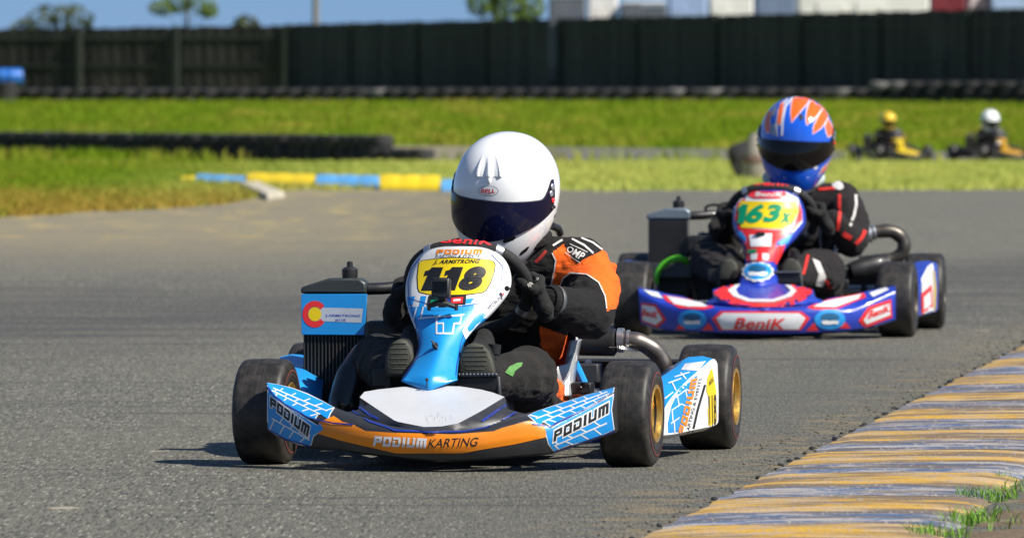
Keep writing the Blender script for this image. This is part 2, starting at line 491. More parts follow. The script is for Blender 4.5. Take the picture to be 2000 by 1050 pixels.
BLADE = grass_mat('grass_blade', (.17, .29, .008, 1), (.26, .35, .012, 1), (.50, .40, .07, 1), .36, trans=.4, straw=(.66, .68, .19, 1))
TUFT = paint('tuft_blade', (.12, .27, .012, 1), .6, dirt=.5, scale=3, grime=(.2, .2, .02, 1))

def asphalt_mat():
    n = N('worn_asphalt'); p = n.pos(); s = n.sep(p)
    pg = n.mapping(p, (1, .075, 1))              # coarse chippings, seen at a grazing angle
    fine = n.noise(pg, 130, 4, .75)
    ag = n.vor(pg, 135); ag2 = n.vor(pg, 135, 'Color')
    patch = n.noise(n.mapping(p, (1, .22, 1)), .8, 5, .6)
    stain = n.noise(n.mapping(p, (.35, 1.0, 1)), .55, 5, .65, .3)
    col = n.mix(n.ramp(fine, .3, .7), (.074, .072, .058, 1), (.172, .167, .132, 1))
    sp = n.sep(ag2)[0]
    col = n.mix(n.math('MULTIPLY', n.ramp(sp, .76, .97, 0, .7), n.ramp(ag, .55, .3)), col, (.30, .28, .24, 1))
    col = n.mix(n.math('MULTIPLY', n.ramp(sp, .30, .05, 0, .9), n.ramp(ag, .55, .3)), col, (.03, .03, .03, 1))
    tone = n.math('ADD', n.math('MULTIPLY', sp, .62), .66)
    cmb = n.n('ShaderNodeCombineXYZ')
    for k in range(3): n.l(tone, cmb.inputs[k])
    col = n.mix(1.0, col, cmb.outputs[0], 'MULTIPLY')
    col = n.mix(n.ramp(patch, .35, .7, 0, .45), col, (.150, .140, .105, 1))
    col = n.mix(n.math('MULTIPLY', n.ramp(s[0], -.75, .5, .22, .8), n.ramp(s[1], 36, 23)), col, n.mix(n.ramp(fine, .3, .7), (.045, .044, .038, 1), (.135, .132, .108, 1)))
    # rubber laid down by tyres on the racing line, which crosses from the left towards the near kerb
    line = n.math('ADD', s[1], n.math('MULTIPLY', s[0], -1.2))
    line = n.math('ADD', line, n.math('MULTIPLY', n.noise(n.mapping(p, (1, .35, 1)), .5, 5, .65), 11.0))
    band = n.math('MULTIPLY', n.ramp(line, 34, 41), n.ramp(line, 51, 43))
    streak = n.noise(n.mapping(p, (.30, 2.2, 1), rot=(0, 0, .12)), 1.5, 5, .65, .6)
    rub = n.math('MULTIPLY', band, n.ramp(streak, .32, .62, .15, .85))
    col = n.mix(rub, col, (.045, .043, .043, 1))
    sk = n.math('MULTIPLY', n.ramp(streak, .57, .66, 0, .6), n.ramp(s[1], 60, 38))
    col = n.mix(sk, col, (.045, .043, .042, 1))
    # dust and dry cuttings blown in from the grass island
    dust = n.math('MULTIPLY', n.ramp(s[1], 39, 56), n.ramp(s[0], 1.5, -2.0))
    col = n.mix(n.math('MULTIPLY', dust, n.ramp(stain, .25, .62, .35, .85)), col, (.235, .20, .125, 1))
    col = n.mix(n.math('MULTIPLY', n.ramp(n.noise(n.mapping(p, (1, .4, 1)), 2.6, 5, .7), .54, .62, 0, .75), n.math('MULTIPLY', n.ramp(s[1], 47, 56), n.ramp(s[0], 0.5, -1.5))), col, (.42, .33, .11, 1))
    near_edge = n.math('SUBTRACT', s[0], n.math('ADD', n.math('MULTIPLY', s[1], .124), -1.846))
    ed = n.math('MULTIPLY', n.ramp(near_edge, -.42, -.03), n.ramp(n.noise(p, 5, 5, .7), .48, .62, 0, .65))
    col = n.mix(ed, col, (.23, .175, .09, 1))
    scuff = n.vor(n.mapping(p, (1, .6, 1)), 1.35)
    col = n.mix(n.ramp(n.math('ADD', scuff, n.math('MULTIPLY', n.noise(p, 22, 3), .06)), .088, .066, 0, .7), col, (.36, .32, .24, 1))
    n.set(Base_Color=col, Roughness=.82, Specular_IOR_Level=.35)
    h = n.math('ADD', n.math('MULTIPLY', ag, -1.0), n.math('MULTIPLY', fine, .7))
    n.bump(h, .30, .006)
    return n.m
ASPHALT = asphalt_mat()

def sheet(name, poly, mat, z, kind='structure', step=None):
    P = [Vector((p[0], p[1])) for p in poly]; F = [list(range(len(P)))]
    if step:
        Q = []
        for i in range(len(P)):
            a, b = P[i], P[(i+1) % len(P)]; k = max(1, int((b-a).length/step))
            Q += [a.lerp(b, j/k) for j in range(k)]
        P = Q; F = [list(range(len(P)))]
    v, e, f, *_ = delaunay_2d_cdt(P, [], F, 1, 1e-5)
    mb = MB(); mb.add([(p.x, p.y, z(p.y) if callable(z) else z) for p in v], f); mb.face_to((0, 0, 1000))
    return tag(mesh_obj(name, mb, mat, recalc=False), kind=kind)
ys = [-40, 0, 20, 40, 60, 80, 100, 120]+[135+4*i for i in range(30)]+[270, 300, 400, 600, 1000, 2000, 3500]
xs = [-1500, -500, -200, -80, -40, -20, 0, 20, 40, 80, 200, 500, 1500]
mb = MB(); mb.grid([[(x, y, zt(y)-.006) for x in xs] for y in ys]); mb.face_to((0, 0, 1000))
tag(mesh_obj('ground', mb, GRASS, recalc=False), kind='structure')
rnd = random.Random(3)
edge = [(-700, 436), (-200, 431), (0, 424), (100, 419), (200, 413), (290, 410), (380, 404), (440, 398), (490, 388), (520, 378), (560, 371), (700, 370), (880, 371), (1100, 372), (1400, 372), (1700, 371), (2000, 371), (2600, 371)]
pts = []
for a, b in zip(edge[:-1], edge[1:]):
    k = max(1, int((b[0]-a[0])/22))
    pts += [(a[0]+(b[0]-a[0])*j/k, a[1]+(b[1]-a[1])*j/k+rnd.uniform(-1.6, 1.6)) for j in range(k)]
top = [ground(*p) for p in pts+[edge[-1]]]
sheet('track_surface', [(-60, 4), (60, 4), (60, top[-1].y)]+[(p.x, p.y) for p in reversed(top)]+[(-60, top[0].y)], ASPHALT, 0.0)
far = [(700, 313), (1480, 312), (2300, 314), (2300, 300), (1600, 295), (1480, 292), (1100, 289), (820, 288), (500, 288)]
farw = [ground(*p) for p in far]
sheet('far_track', [(p.x, p.y) for p in farw], ASPHALT, lambda y: zt(y)+.004, step=2)

def kerb_paint(name, c, wear):
    n = N(name); p = n.pos()
    st = n.noise(n.mapping(p, (1.3, 5.0, 1)), 1.0, 6, .70); st2 = n.noise(n.mapping(p, (4.0, 9.5, 1)), 1.0, 6, .74); g = n.noise(n.mapping(p, (1, .12, 1)), 70, 4, .7)
    col = n.mix(n.ramp(g, .3, .7, 0, .3), c, tuple(x*.5 for x in c[:3])+(1,))
    col = n.mix(n.ramp(st2, .44, .56, 0, wear), col, (.38, .345, .32, 1))
    col = n.mix(n.ramp(st, .43, .58, 0, .85), col, (.12, .095, .075, 1))
    col = n.mix(n.ramp(g, .55, .66, 0, wear*.8), col, (.36, .33, .29, 1))
    n.set(Base_Color=col, Roughness=.7, Specular_IOR_Level=.35)
    n.bump(n.math('ADD', n.math('MULTIPLY', g, .6), st2), .6, .006)
    return n.m
KYEL = kerb_paint('worn_yellow_kerb_paint', (.54, .31, .030, 1), .5)
KBLU = kerb_paint('worn_blue_kerb_paint', (.060, .115, .23, 1), .85)
KCON = kerb_paint('bare_concrete', (.34, .31, .27, 1), .5)
def kerb_x(Y): return .371+.124*(Y-17.88)
def kerb_seg(y0, y1, mat, name, parent):
    mb = MB(); rows = []; k = int((y1-y0)/.013)
    prof = [(0, -.004), (.004, .006), (.06, .009), (.14, .011), (.24, .013), (.34, .014), (.46, .014), (.54, .013), (.59, .010), (.625, .002), (.65, -.03)]
    nz = random.Random(int(y0*100))
    for i in range(k+1):
        y = y0+(y1-y0)*i/k
        ph = ((y+.02*noise.noise((0, y*1.3, 3)))/.108) % 1
        rid = .007*(ph if ph < .72 else (1-ph)/.28*.72)
        row = []
        for (d, z) in prof:
            w = min(d/.05, 1)*min(max((.63-d)/.1, 0), 1)
            jag = .012*noise.noise((y*7, 5.5, 0)) if d < .01 else (.025*noise.noise((y*4, 9.1, 0)) if d > .58 else 0)
            row.append((kerb_x(y)+d+jag, y, z+rid*w+.003*noise.noise((d*20, y*20, 1))*w))
        rows.append(row)
    mb.grid(rows); mb.face_to((0, 20, 1000))
    return mesh_obj(name, mb, mat, parent, recalc=False, angle=50)
kb = MB(); L = [(kerb_x(y)+.008, y, -.05) for y in (13, 42)]
kb.grid([[(kerb_x(y)+d, y, z) for d, z in ((.006, -.02), (.02, -.012), (.3, -.004), (.5, -.008), (.63, -.03))] for y in np.linspace(13.0, 42.0, 60)])
kerb = tag(mesh_obj('near_kerb', kb, KCON, recalc=False), kind='structure')
edges_py = [1090, 1068, 1038, 1012, 981, 960, 936, 914, 890, 870, 850, 828, 808, 792, 776, 758, 740, 724, 706, 692, 678]
Ys = [14912/(p-HOR) for p in edges_py]
while Ys[0] > 13.6: Ys.insert(0, Ys[0]-.62)
while Ys[-1] < 41: Ys.append(Ys[-1]+.66)
par = (edges_py.index(1038)+len(Ys)) % 2
i0 = min(range(len(Ys)), key=lambda i: abs(Ys[i]-14912/(1038-HOR)))
for i in range(len(Ys)-1):                       # yellow from 1068 down to 1038, blue 1038 to 1012, ...
    yel = (i-i0) % 2 == 1
    kerb_seg(Ys[i]+.004, Ys[i+1]-.004, KYEL if yel else KBLU, 'yellow_kerb_segment' if yel else 'blue_kerb_segment', kerb)

def dirt_mat():
    n = N('bare_dirt'); p = n.pos(); f = n.noise(p, 6, 6, .7); g = n.noise(p, 120, 4, .7)
    col = n.mix(n.ramp(f, .3, .7), (.17, .125, .085, 1), (.30, .235, .165, 1))
    col = n.mix(n.ramp(g, .35, .7, 0, .6), col, (.07, .05, .035, 1))
    n.set(Base_Color=col, Roughness=.95, Specular_IOR_Level=.1); n.bump(n.math('ADD', f, n.math('MULTIPLY', g, .5)), .9, .02)
    return n.m
DIRT = dirt_mat()
dm = MB(); nx = 40
rowsd = []
for i in range(160):
    y = 12+i*.19; r = []
    for k in range(nx):
        d = .56+(k/(nx-1))**1.5*9
        h = .018*noise.noise((d*5, y*3, 0))+.012*noise.noise((d*21, y*14, 4))
        r.append((kerb_x(y)+d, y, -.012+.02*min((d-.56)/.25, 1)+h*min((d-.56)/.12, 1)))
    rowsd.append(r)
dm.grid(rowsd); dm.face_to((0, 20, 1000))
tag(mesh_obj('dirt_verge', dm, DIRT, recalc=False), kind='structure')

# grass blades: numbers nobody could count, one object per stretch of turf
def blades(name, pts, hgt, wid, mat, seed, lean=.5):
    rng = np.random.default_rng(seed); n = len(pts)
    P = np.array(pts, dtype=np.float64); h = hgt*rng.uniform(.45, 1.25, n); w = wid*rng.uniform(.6, 1.3, n)
    a = rng.uniform(0, 2*PI, n); la = rng.uniform(0, 2*PI, n); ll = lean*rng.uniform(.1, 1, n)*h
    dx, dy = np.cos(a)*w/2, np.sin(a)*w/2; lx, ly = np.cos(la)*ll, np.sin(la)*ll
    V = np.zeros((n, 5, 3))
    V[:, 0] = P+np.stack([-dx, -dy, 0*h], 1); V[:, 1] = P+np.stack([dx, dy, 0*h], 1)
    V[:, 2] = P+np.stack([dx*.7+lx*.35, dy*.7+ly*.35, h*.6], 1); V[:, 3] = P+np.stack([-dx*.7+lx*.35, -dy*.7+ly*.35, h*.6], 1)
    V[:, 4] = P+np.stack([lx, ly, h*.97], 1)
    b = np.arange(n)*5
    q = np.stack([b, b+1, b+2, b+3], 1); t = np.stack([b+3, b+2, b+4], 1)
    me = bpy.data.meshes.new(name)
    me.from_pydata(V.reshape(-1, 3).tolist(), [], q.tolist()+t.tolist()); me.materials.append(mat); me.update()
    o = bpy.data.objects.new(name, me); COL.objects.link(o)
    return o
def inpoly(x, y, P):
    c = False; j = len(P)-1
    for i in range(len(P)):
        if (P[i][1] > y) != (P[j][1] > y) and x < (P[j][0]-P[i][0])*(y-P[i][1])/(P[j][1]-P[i][1])+P[i][0]: c = not c
        j = i
    return c
rng = random.Random(11)
track_poly = [(p.x, p.y) for p in top]
def edge_y(x):                                   # where the main track ends, along the depth
    for a, b in zip(track_poly[:-1], track_poly[1:]):
        if a[0] <= x <= b[0]: return a[1]+(b[1]-a[1])*(x-a[0])/max(b[0]-a[0], 1e-6)
    return track_poly[0][1] if x < track_poly[0][0] else track_poly[-1][1]
A = []
while len(A) < 56000:
    y = rng.uniform(56, 108); hw = 1160/FPX*y; x = rng.uniform(-hw, hw)
    if y > edge_y(x)-.25*rng.random()**2:
        if noise.noise((x*.5, y*.16, 2.0)) > rng.uniform(-1.2, .25)-.25: A.append((x, y, -.004))
tag(blades('grass', A, .065, .022, BLADE, 1, .9), 'short green and straw coloured grass on the infield strip behind the track', 'grass', kind='stuff')
A = []
fe = [(p.x, p.y) for p in farw]
while len(A) < 60000:
    y = rng.uniform(112, 206); hw = 1160/FPX*y; x = rng.uniform(-hw, hw)
    if not inpoly(x, y, fe): A.append((x, y, zt(y)-.004))
tag(blades('grass', A, .16, .04, BLADE, 2), 'bright green grass bank rising to the dark fence', 'grass', kind='stuff')
A = []
for (px, py, r, n) in ((1915, 978, .050, 130), (1938, 972, .05, 110), (1896, 1018, .05, 130), (1872, 1026, .035, 70), (1838, 1047, .05, 110), (1806, 1052, .03, 50), (1962, 1004, .02, 16), (1995, 958, .045, 60), (1932, 1006, .02, 14), (1988, 1024, .02, 14), (1966, 938, .02, 16), (1952, 1040, .02, 12)):
    c = ground(px, py)
    for _ in range(n):
        rr = r*math.sqrt(rng.random()); a = rng.uniform(0, 2*PI); A.append((c.x+rr*math.cos(a)*1.3, c.y+rr*math.sin(a)*1.6, -.004))
tag(blades('grass', A, .036, .0034, TUFT, 3, 1.0), 'bright green grass tufts on the dirt beside the near kerb', 'grass', kind='stuff')
A = []
for _ in range(1500):
    y = rng.uniform(15, 40); x = kerb_x(y)+rng.choice([-1, 1, 1])*0+(-abs(rng.gauss(0, .09))-.01 if rng.random() < .6 else .62+abs(rng.gauss(0, .6)))
    A.append((x, y))
mb = MB()
for (x, y) in A:
    r = rng.choice([.0015, .002, .002, .003, .0045]); c = Vector((x, y, r*.4 if x < kerb_x(y) else .012))
    mb.ell(c, (r*rng.uniform(.8, 1.6), r*rng.uniform(.8, 1.6), r*.7), 6, 4)
for _ in range(90):                             # black lumps added to stand for shaded gaps under the kerb's ridge ends
    y = rng.uniform(15.5, 34); r = rng.choice([.003, .004, .005, .007]); mb.ell((kerb_x(y)-.006-abs(rng.gauss(0, .010)), y, r*.45), (r*1.3, r*2.2, r*.75), 7, 4, m=1)
tag(mesh_obj('gravel', mb, [paint('loose_stone', (.13, .115, .09, 1), .9, dirt=.4, scale=8), TYRE if 'TYRE' in globals() else BLACKPL], recalc=False), 'loose grit and added black lumps for shaded gaps along both edges of the near kerb', 'gravel', kind='stuff')

# far kerb: scalloped blocks painted yellow and blue
FYEL = paint('fresh_yellow_paint', (.92, .66, .008, 1), .6, dirt=.15, scale=4)
FBLU = paint('faded_blue_paint', (.12, .42, .80, 1), .6, dirt=.15, scale=4)
FCON = paint('pale_worn_paint', (.50, .46, .36, 1), .8, dirt=.5, scale=4)
fk = MB(); fk.grid([[tuple(ground(px, py)+Vector((0, dy, -.01))) for px, py in ((352, 357), (500, 360), (740, 368), (890, 372))] for dy in (0, .7)])
fkerb = tag(mesh_obj('far_kerb', fk, FCON, recalc=False), kind='structure')
for (a, b, pa, pb, hp, mat, nm, nh) in ((352, 378, 356, 357, 14, FYEL, 'yellow_kerb_block', 1), (380, 478, 357, 362, 20, FBLU, 'blue_kerb_block', 3), (480, 612, 362, 366, 30, FYEL, 'yellow_kerb_block', 3),
                                (615, 738, 366, 369, 30, FBLU, 'blue_kerb_block', 3), (741, 858, 371, 373, 36, FYEL, 'yellow_kerb_block', 3), (861, 960, 373, 374, 26, FBLU, 'blue_kerb_block', 3)):
    p0, p1 = ground(a, pa), ground(b, pb); mb = MB(); rows = []
    for i in range(nh*8+1):
        t = i/(nh*8); c = p0.lerp(p1, t); H = .82*hp/FPX*c.y*(.92+.08*abs(math.sin(PI*t*nh))**.7)
        rows.append([(c.x, c.y, -.02), (c.x, c.y+.03, H*.12), (c.x, c.y+.25, H*.45), (c.x, c.y+.55, H*.85), (c.x, c.y+.75, H), (c.x, c.y+.95, -.02)])
    mb.grid(rows); e = [rows[0], rows[-1]]
    for r in e: mb.add(r, [tuple(range(6))])
    mesh_obj(nm, mb, mat, fkerb, angle=60, merge=1e-5)
q0 = [ground(*p) for p in ((466, 366), (508, 364), (556, 386), (522, 391))]
mb = MB(); mb.prism([p+Vector((0, 0, -.02)) for p in q0], (0, 0, .075))
mesh_obj('concrete_slab', mb, FCON, fkerb, bevel=.02)

# ---------------------------------------------------------------- tyre walls, fence and what stands behind it
def tyre_mesh(Ro, hw, seg=20):
    mb = MB(); mb.lathe([(-hw*.8, Ro*.58), (-hw, Ro*.72), (-hw*.95, Ro*.92), (-hw*.6, Ro), (hw*.6, Ro), (hw*.95, Ro*.92), (hw, Ro*.72), (hw*.8, Ro*.58)], seg, axis='z', closed=True)
    return mb
def proto(mb, mat, name):
    o = mesh_obj(name, mb, mat, angle=50); me = o.data; bpy.data.objects.remove(o); return me
def place(name, me, loc, rot, parent):
    o = bpy.data.objects.new(name, me); COL.objects.link(o); o.parent = parent; o.location = loc; o.rotation_euler = rot; return o
KT = proto(tyre_mesh(.165, .088), OLDTYRE, 'tyre'); CT = proto(tyre_mesh(.30, .095), OLDTYRE, 'tyre')
PALETYRE = paint('pale_scuffed_tyre', (.16, .155, .15, 1), .8, dirt=.4, scale=5); CTP = proto(tyre_mesh(.30, .095), PALETYRE, 'tyre')
b0, b1 = ground(-90, 303), ground(826, 317)
tw = tag(empty('tyre_barrier', b0), 'long low black tyre barrier on the grass island at left', 'tyre barrier')
n = int((b1-b0).length/.29)
for i in range(n+1):
    c = (b1-b0)*(i/n)
    for row in (0, 1):
        top_n = 2 if (i < n-3) else 1
        for k in range(top_n):
            place('tyre', KT, (c.x+.04*rng.uniform(-1, 1), c.y+row*.28+.05*rng.uniform(-1, 1), .088+k*.172+.004*rng.random()), (rng.uniform(-.06, .06), rng.uniform(-.06, .06), rng.uniform(0, 6)), tw)
w0, w1 = Vector(((-120-1000)*226/FPX, 226, zt(226))), Vector(((1720-1000)*206/FPX, 206, zt(206)))
tw = tag(empty('tyre_wall', w0), 'low black tyre wall along the foot of the fence', 'tyre wall')
n = int((w1-w0).length/.58); pale = {int(n*(p+120)/1840) for p in (800, 1365, 1440, 1660)}
for i in range(n+1):
    c = (w1-w0)*(i/n)
    for k in range(2):
        place('tyre', CTP if (i in pale and k) else CT, (c.x+rng.uniform(-.03, .03), c.y+rng.uniform(-.05, .05), .095+k*.19), (rng.uniform(-.05, .05), rng.uniform(-.05, .05), rng.uniform(0, 6)), tw)
w0, w1 = Vector(((1722-1000)*203/FPX, 203, zt(203))), Vector(((2080-1000)*199/FPX, 199, zt(199)))
tw = tag(empty('tyre_wall', w0), 'taller black tyre wall in front of the fence behind the two distant karts', 'tyre wall')
n = int((w1-w0).length/.58)
for i in range(n+1):
    c = (w1-w0)*(i/n)
    for k in range(3):
        place('tyre', CTP if (i in (0, 1) and k == 2) else CT, (c.x+rng.uniform(-.03, .03), c.y+rng.uniform(-.05, .05), .095+k*.19), (rng.uniform(-.05, .05), rng.uniform(-.05, .05), rng.uniform(0, 6)), tw)
def fence_mat(name, c, c2, amt):
    n = N(name); p = n.pos(); oi = n.n('ShaderNodeObjectInfo').outputs['Random']
    f = n.noise(n.mapping(p, (7, 7, .5)), 1.0, 5, .65); g = n.noise(p, .5, 4)
    col = n.mix(n.ramp(f, .3, .75), c, c2)
    col = n.mix(n.ramp(oi, .0, 1, 0, amt), col, (.002, .003, .003, 1))
    col = n.mix(n.ramp(g, .5, .7, 0, .45), col, c2)
    n.set(Base_Color=col, Roughness=.75, Specular_IOR_Level=.25); n.bump(f, .4, .01)
    return n.m
FBOARD = fence_mat('dark_fence_board', (.029, .033, .030, 1), (.060, .063, .056, 1), .65)
FBROWN = fence_mat('weathered_brown_board', (.026, .026, .023, 1), (.058, .054, .046, 1), .6)
FPOST = fence_mat('green_grey_post', (.030, .040, .033, 1), (.044, .054, .043, 1), .3)
bm_ = MB(); bm_.box((0, 0, .5), (.207, .022, 1.0)); BOARD = proto(bm_, FBOARD, 'board'); BOARDB = proto(bm_, FBROWN, 'board')
pm_ = MB(); pm_.box((0, 0, .5), (.13, .13, 1.0)); POST = proto(pm_, FPOST, 'post')
def fence(p0, p1, top0, top1, label, post_at, board=BOARD):
    t = tag(empty('fence', p0), label, 'fence', 'dark slatted fences'); d = p1-p0; n = int(d.xy.length/.2); ang = math.atan2(d.y, d.x)
    for i in range(n):
        c = d*((i+.5)/n); tp = top0+(top1-top0)*(i+.5)/n
        zz = zt(p0.y+c.y)
        o = place('board', board, (c.x, c.y+(i % 2)*.024+rng.uniform(0, .004), zz-p0.z+.04), (0, 0, ang), t)
        o.scale = (1, 1, tp-zz-.04+rng.uniform(-.03, .02))
    for q in post_at:
        c = d*q; tp = top0+(top1-top0)*q; o = place('post', POST, (c.x, c.y-.11, zt(p0.y+c.y)-p0.z-.1), (0, 0, ang), t); o.scale = (1.2, 1, tp-zt(p0.y+c.y)+.12)
    for hz in (.35, 1.15, 2.05):
        mb = MB(); mb.box((d.x/2, d.y/2-.035, hz), (d.xy.length-.02, .04, .10), Matrix.Rotation(ang, 3, 'Z'))
        mesh_obj('rail', mb, FPOST, t)
def fp(px, s): return Vector(((px-1000)/s, FPX/s, zt(FPX/s)))
fence(fp(-160, 60), fp(574, 61), 2.96, 3.06, 'weathered brownish slatted fence at left, with green grey posts', [(x+160)/716 for x in (-30, 150, 335, 540)], BOARDB)
fence(fp(560, 62), fp(2110, 79), 3.06, 3.03, 'tall blackish green slatted fence running from the corner to the right', [.004, .10, .2, .3, .4, .5, .6, .7, .79, .885, .97])

LEAFA = paint('dark_leaf', (.040, .062, .016, 1), .6, dirt=.5, scale=1.5, grime=(.10, .10, .02, 1))
LEAFB = paint('bright_leaf', (.10, .165, .018, 1), .6, dirt=.5, scale=1.5, grime=(.25, .22, .02, 1))
BARK = paint('bark', (.10, .085, .07, 1), .9, dirt=.5, scale=4)
def tree(px, Y, lobes, leaf, label, seed, n=1500, size=.16, trunk=.12, name='tree'):
    base = Vector(((px-1000)*Y/FPX, Y, zt(Y))); t = tag(empty(name, base), label, 'tree' if name == 'tree' else 'bush', 'trees and bushes beyond the fence')
    rn = random.Random(seed); mb = MB(); mid = sum((Vector(l[0]) for l in lobes), Vector())/len(lobes)
    H = mid.z
    mb.tube(cr([(0, 0, -.1), (.04*rn.uniform(-1, 1), .02, H*.45), (.1*rn.uniform(-1, 1), 0, H), (mid.x*.5, 0, H*1.15)], 5), [trunk*(1-.7*i/15) for i in range(16)], 8)
    for (c, r) in lobes:
        mb.tube(cr([(0, 0, H*.5), (c[0]*.4, c[1]*.4, (H*.5+c[2])*.5), c], 4), [trunk*.4*(1-.8*i/8) for i in range(9)], 6)
    mesh_obj('trunk', mb, BARK, t)
    vs, fs = [], []
    for _ in range(n):
        c, r = rn.choice(lobes)
        while True:
            d = Vector((rn.uniform(-1, 1), rn.uniform(-1, 1), rn.uniform(-1, 1)))
            if d.length < 1: break
        d = d.normalized()*(d.length**.45)
        if noise.noise(Vector((d.x*2.2, d.y*2.2, d.z*2.2))+Vector(c)*3) < -.12: continue
        p = Vector(c)+Vector((d.x*r[0], d.y*r[1], d.z*r[2]))
        a = Vector((rn.gauss(0, 1), rn.gauss(0, 1), rn.gauss(0, .6))).normalized(); b = a.orthogonal().normalized()
        b = (b+a.cross(b)*rn.uniform(-1, 1)).normalized(); s_ = size*rn.uniform(.6, 1.4); o = len(vs)
        vs += [p-a*s_*.6, p+b*s_*.35, p+a*s_*.7, p-b*s_*.35]; fs.append((o, o+1, o+2, o+3))
    m2 = MB(); m2.v, m2.f, m2.m = vs, fs, [0]*len(fs)
    mesh_obj('crown', m2, leaf, t, smooth=False, recalc=False)
    return t
tree(105, 285, [((-.9, 0, 2.1), (.85, .8, .75)), ((-.2, .2, 2.6), (.8, .8, .75)), ((.65, 0, 2.75), (.75, .8, .62)), ((1.0, 0, 1.8), (.8, .8, .7)), ((0, 0, 1.4), (1.4, 1, 1.2))], LEAFA, 'wide round dark green bush behind the fence at far left', 1, 3000, name='bush')
tree(250, 292, [((-.3, 0, 1.8), (.7, .6, .55)), ((.5, 0, 1.6), (.7, .6, .5))], LEAFA, 'low dark bush just topping the fence between the round bush and the thin tree', 2, 1300, name='bush')
tree(366, 288, [((-.85, 0, 3.25), (.5, .5, .30)), ((-.3, .3, 3.5), (.6, .6, .42)), ((.4, -.1, 3.45), (.6, .6, .42)), ((.75, .1, 3.15), (.35, .5, .28)), ((0, 0, 4.2), (.9, .8, .7))], LEAFB, 'thin yellow green tree with a bare trunk showing above the fence', 3, 1800, size=.13, trunk=.09)
tree(480, 290, [((0, 0, 2.55), (.5, .5, .45)), ((.08, 0, 2.1), (.56, .5, .6)), ((0, 0, 1.4), (.6, .5, .7))], LEAFA, 'small upright dark green tree behind the fence', 4, 1700)
tree(570, 296, [((0, 0, 2.1), (.38, .4, .4)), ((0, 0, 1.5), (.45, .4, .6))], LEAFA, 'smallest dark green tree, beside the grey pole', 5, 900)
tree(985, 262, [((-.7, 0, 3.15), (.55, .6, .45)), ((.1, 0, 3.1), (.62, .6, .62)), ((.75, 0, 3.05), (.55, .6, .5)), ((0, 0, 3.8), (.9, .7, .7)), ((.2, 0, 2.4), (.8, .7, .6))], LEAFB, 'bright yellow green tree behind the middle of the fence', 6, 3200, size=.13)
pp = Vector(((617-1000)*300/FPX, 300, zt(300))); t = tag(empty('utility_pole', pp), 'slim grey pole standing behind the left part of the fence', 'pole')
mb = MB(); mb.tube([(0, 0, -.1), (0, 0, 4), (0, 0, 7.5)], [.14, .12, .10], 12); mesh_obj('shaft', mb, paint('grey_pole', (.20, .19, .18, 1), .7), t)
mb = MB(); mb.box((0, 0, 7.0), (1.5, .1, .12)); mesh_obj('crossarm', mb, BARK, t)

VWHITE = paint('trailer_white', (.72, .70, .66, 1), .45, dirt=.2, scale=2); VGREY = paint('trailer_grey', (.10, .11, .135, 1), .5, dirt=.2, scale=2)
VBLUE = paint('trailer_pale_blue', (.30, .40, .58, 1), .45, dirt=.2, scale=2); VRED = paint('trailer_dark_red', (.13, .010, .018, 1), .45, dirt=.2, scale=2)
VSTEEL = paint('trailer_blue_grey', (.14, .19, .28, 1), .5, dirt=.2, scale=2)
def trailer(px0, px1, Y, body, label, hgt, topc=None, name='trailer', cat='trailer', doors=1):
    x0, x1 = (px0-1000)*Y/FPX, (px1-1000)*Y/FPX; L = x1-x0; z0 = zt(Y); D = 2.3
    t = tag(empty(name, ((x0+x1)/2, Y+D/2, z0)), label, cat, 'trailers and trucks parked beyond the fence')
    mb = MB(); mb.box((0, 0, (hgt-.9)/2+.9), (L-.03, D, hgt-.9)); mesh_obj('body', mb, body, t, bevel=.06)
    mb = MB(); mb.box((0, 0, hgt+.03), (L-.12, D-.1, .07)); mesh_obj('roof', mb, topc or body, t, bevel=.02)
    mb = MB(); mb.box((0, -D/2-.012, hgt-.07), (L-.06, .03, .10)); mesh_obj('roof_trim', mb, ALU, t)
    mb = MB(); mb.box((0, 0, .78), (L*.96, D*.9, .18)); mesh_obj('chassis', mb, VGREY, t)
    for k in range(doors):
        mb = MB(); mb.box((-L*.25+k*L*.3, -D/2-.02, 1.95), (min(.8, L*.4), .03, 1.8)); d = mesh_obj('door', mb, body, t, bevel=.01)
        mb = MB(); mb.box((-L*.25+k*L*.3+min(.3, L*.15), -D/2-.05, 1.9), (.05, .04, .2)); mesh_obj('handle', mb, STEEL, d)
    for sx in (-.25, .25):
        for sy in (-1, 1):
            o = place('wheel', CT, (L*sx, sy*D*.42, .30), (PI/2, 0, 0), t)
    return t
trailer(1072, 1146, 236, VGREY, 'dark grey trailer beside the bright tree behind the fence', 3.1)
trailer(1148, 1208, 240, VWHITE, 'narrow white box truck behind the fence, between two grey trailers', 3.4, name='box_truck', cat='truck')
trailer(1211, 1304, 238, VGREY, 'grey trailer with a white roof behind the fence', 2.86, VWHITE)
trailer(1306, 1382, 240, VBLUE, 'pale blue trailer behind the fence', 3.4)
trailer(1385, 1472, 236, VWHITE, 'white trailer between the pale blue and the blue grey ones', 3.25)
trailer(1475, 1556, 239, VSTEEL, 'blue grey trailer left of the long white one', 3.4)
trailer(1558, 1816, 234, VWHITE, 'long white trailer behind the right part of the fence', 3.4, doors=2)
trailer(1819, 1888, 236, VRED, 'dark red trailer behind the fence at right', 3.4)
trailer(1892, 1932, 237, paint('trailer_cream', (.62, .55, .56, 1), .5), 'narrow cream van body right of the dark red trailer', 3.3, name='box_van', cat='van')
trailer(1935, 2040, 236, VBLUE, 'light blue grey trailer at the right end of the row', 3.3)

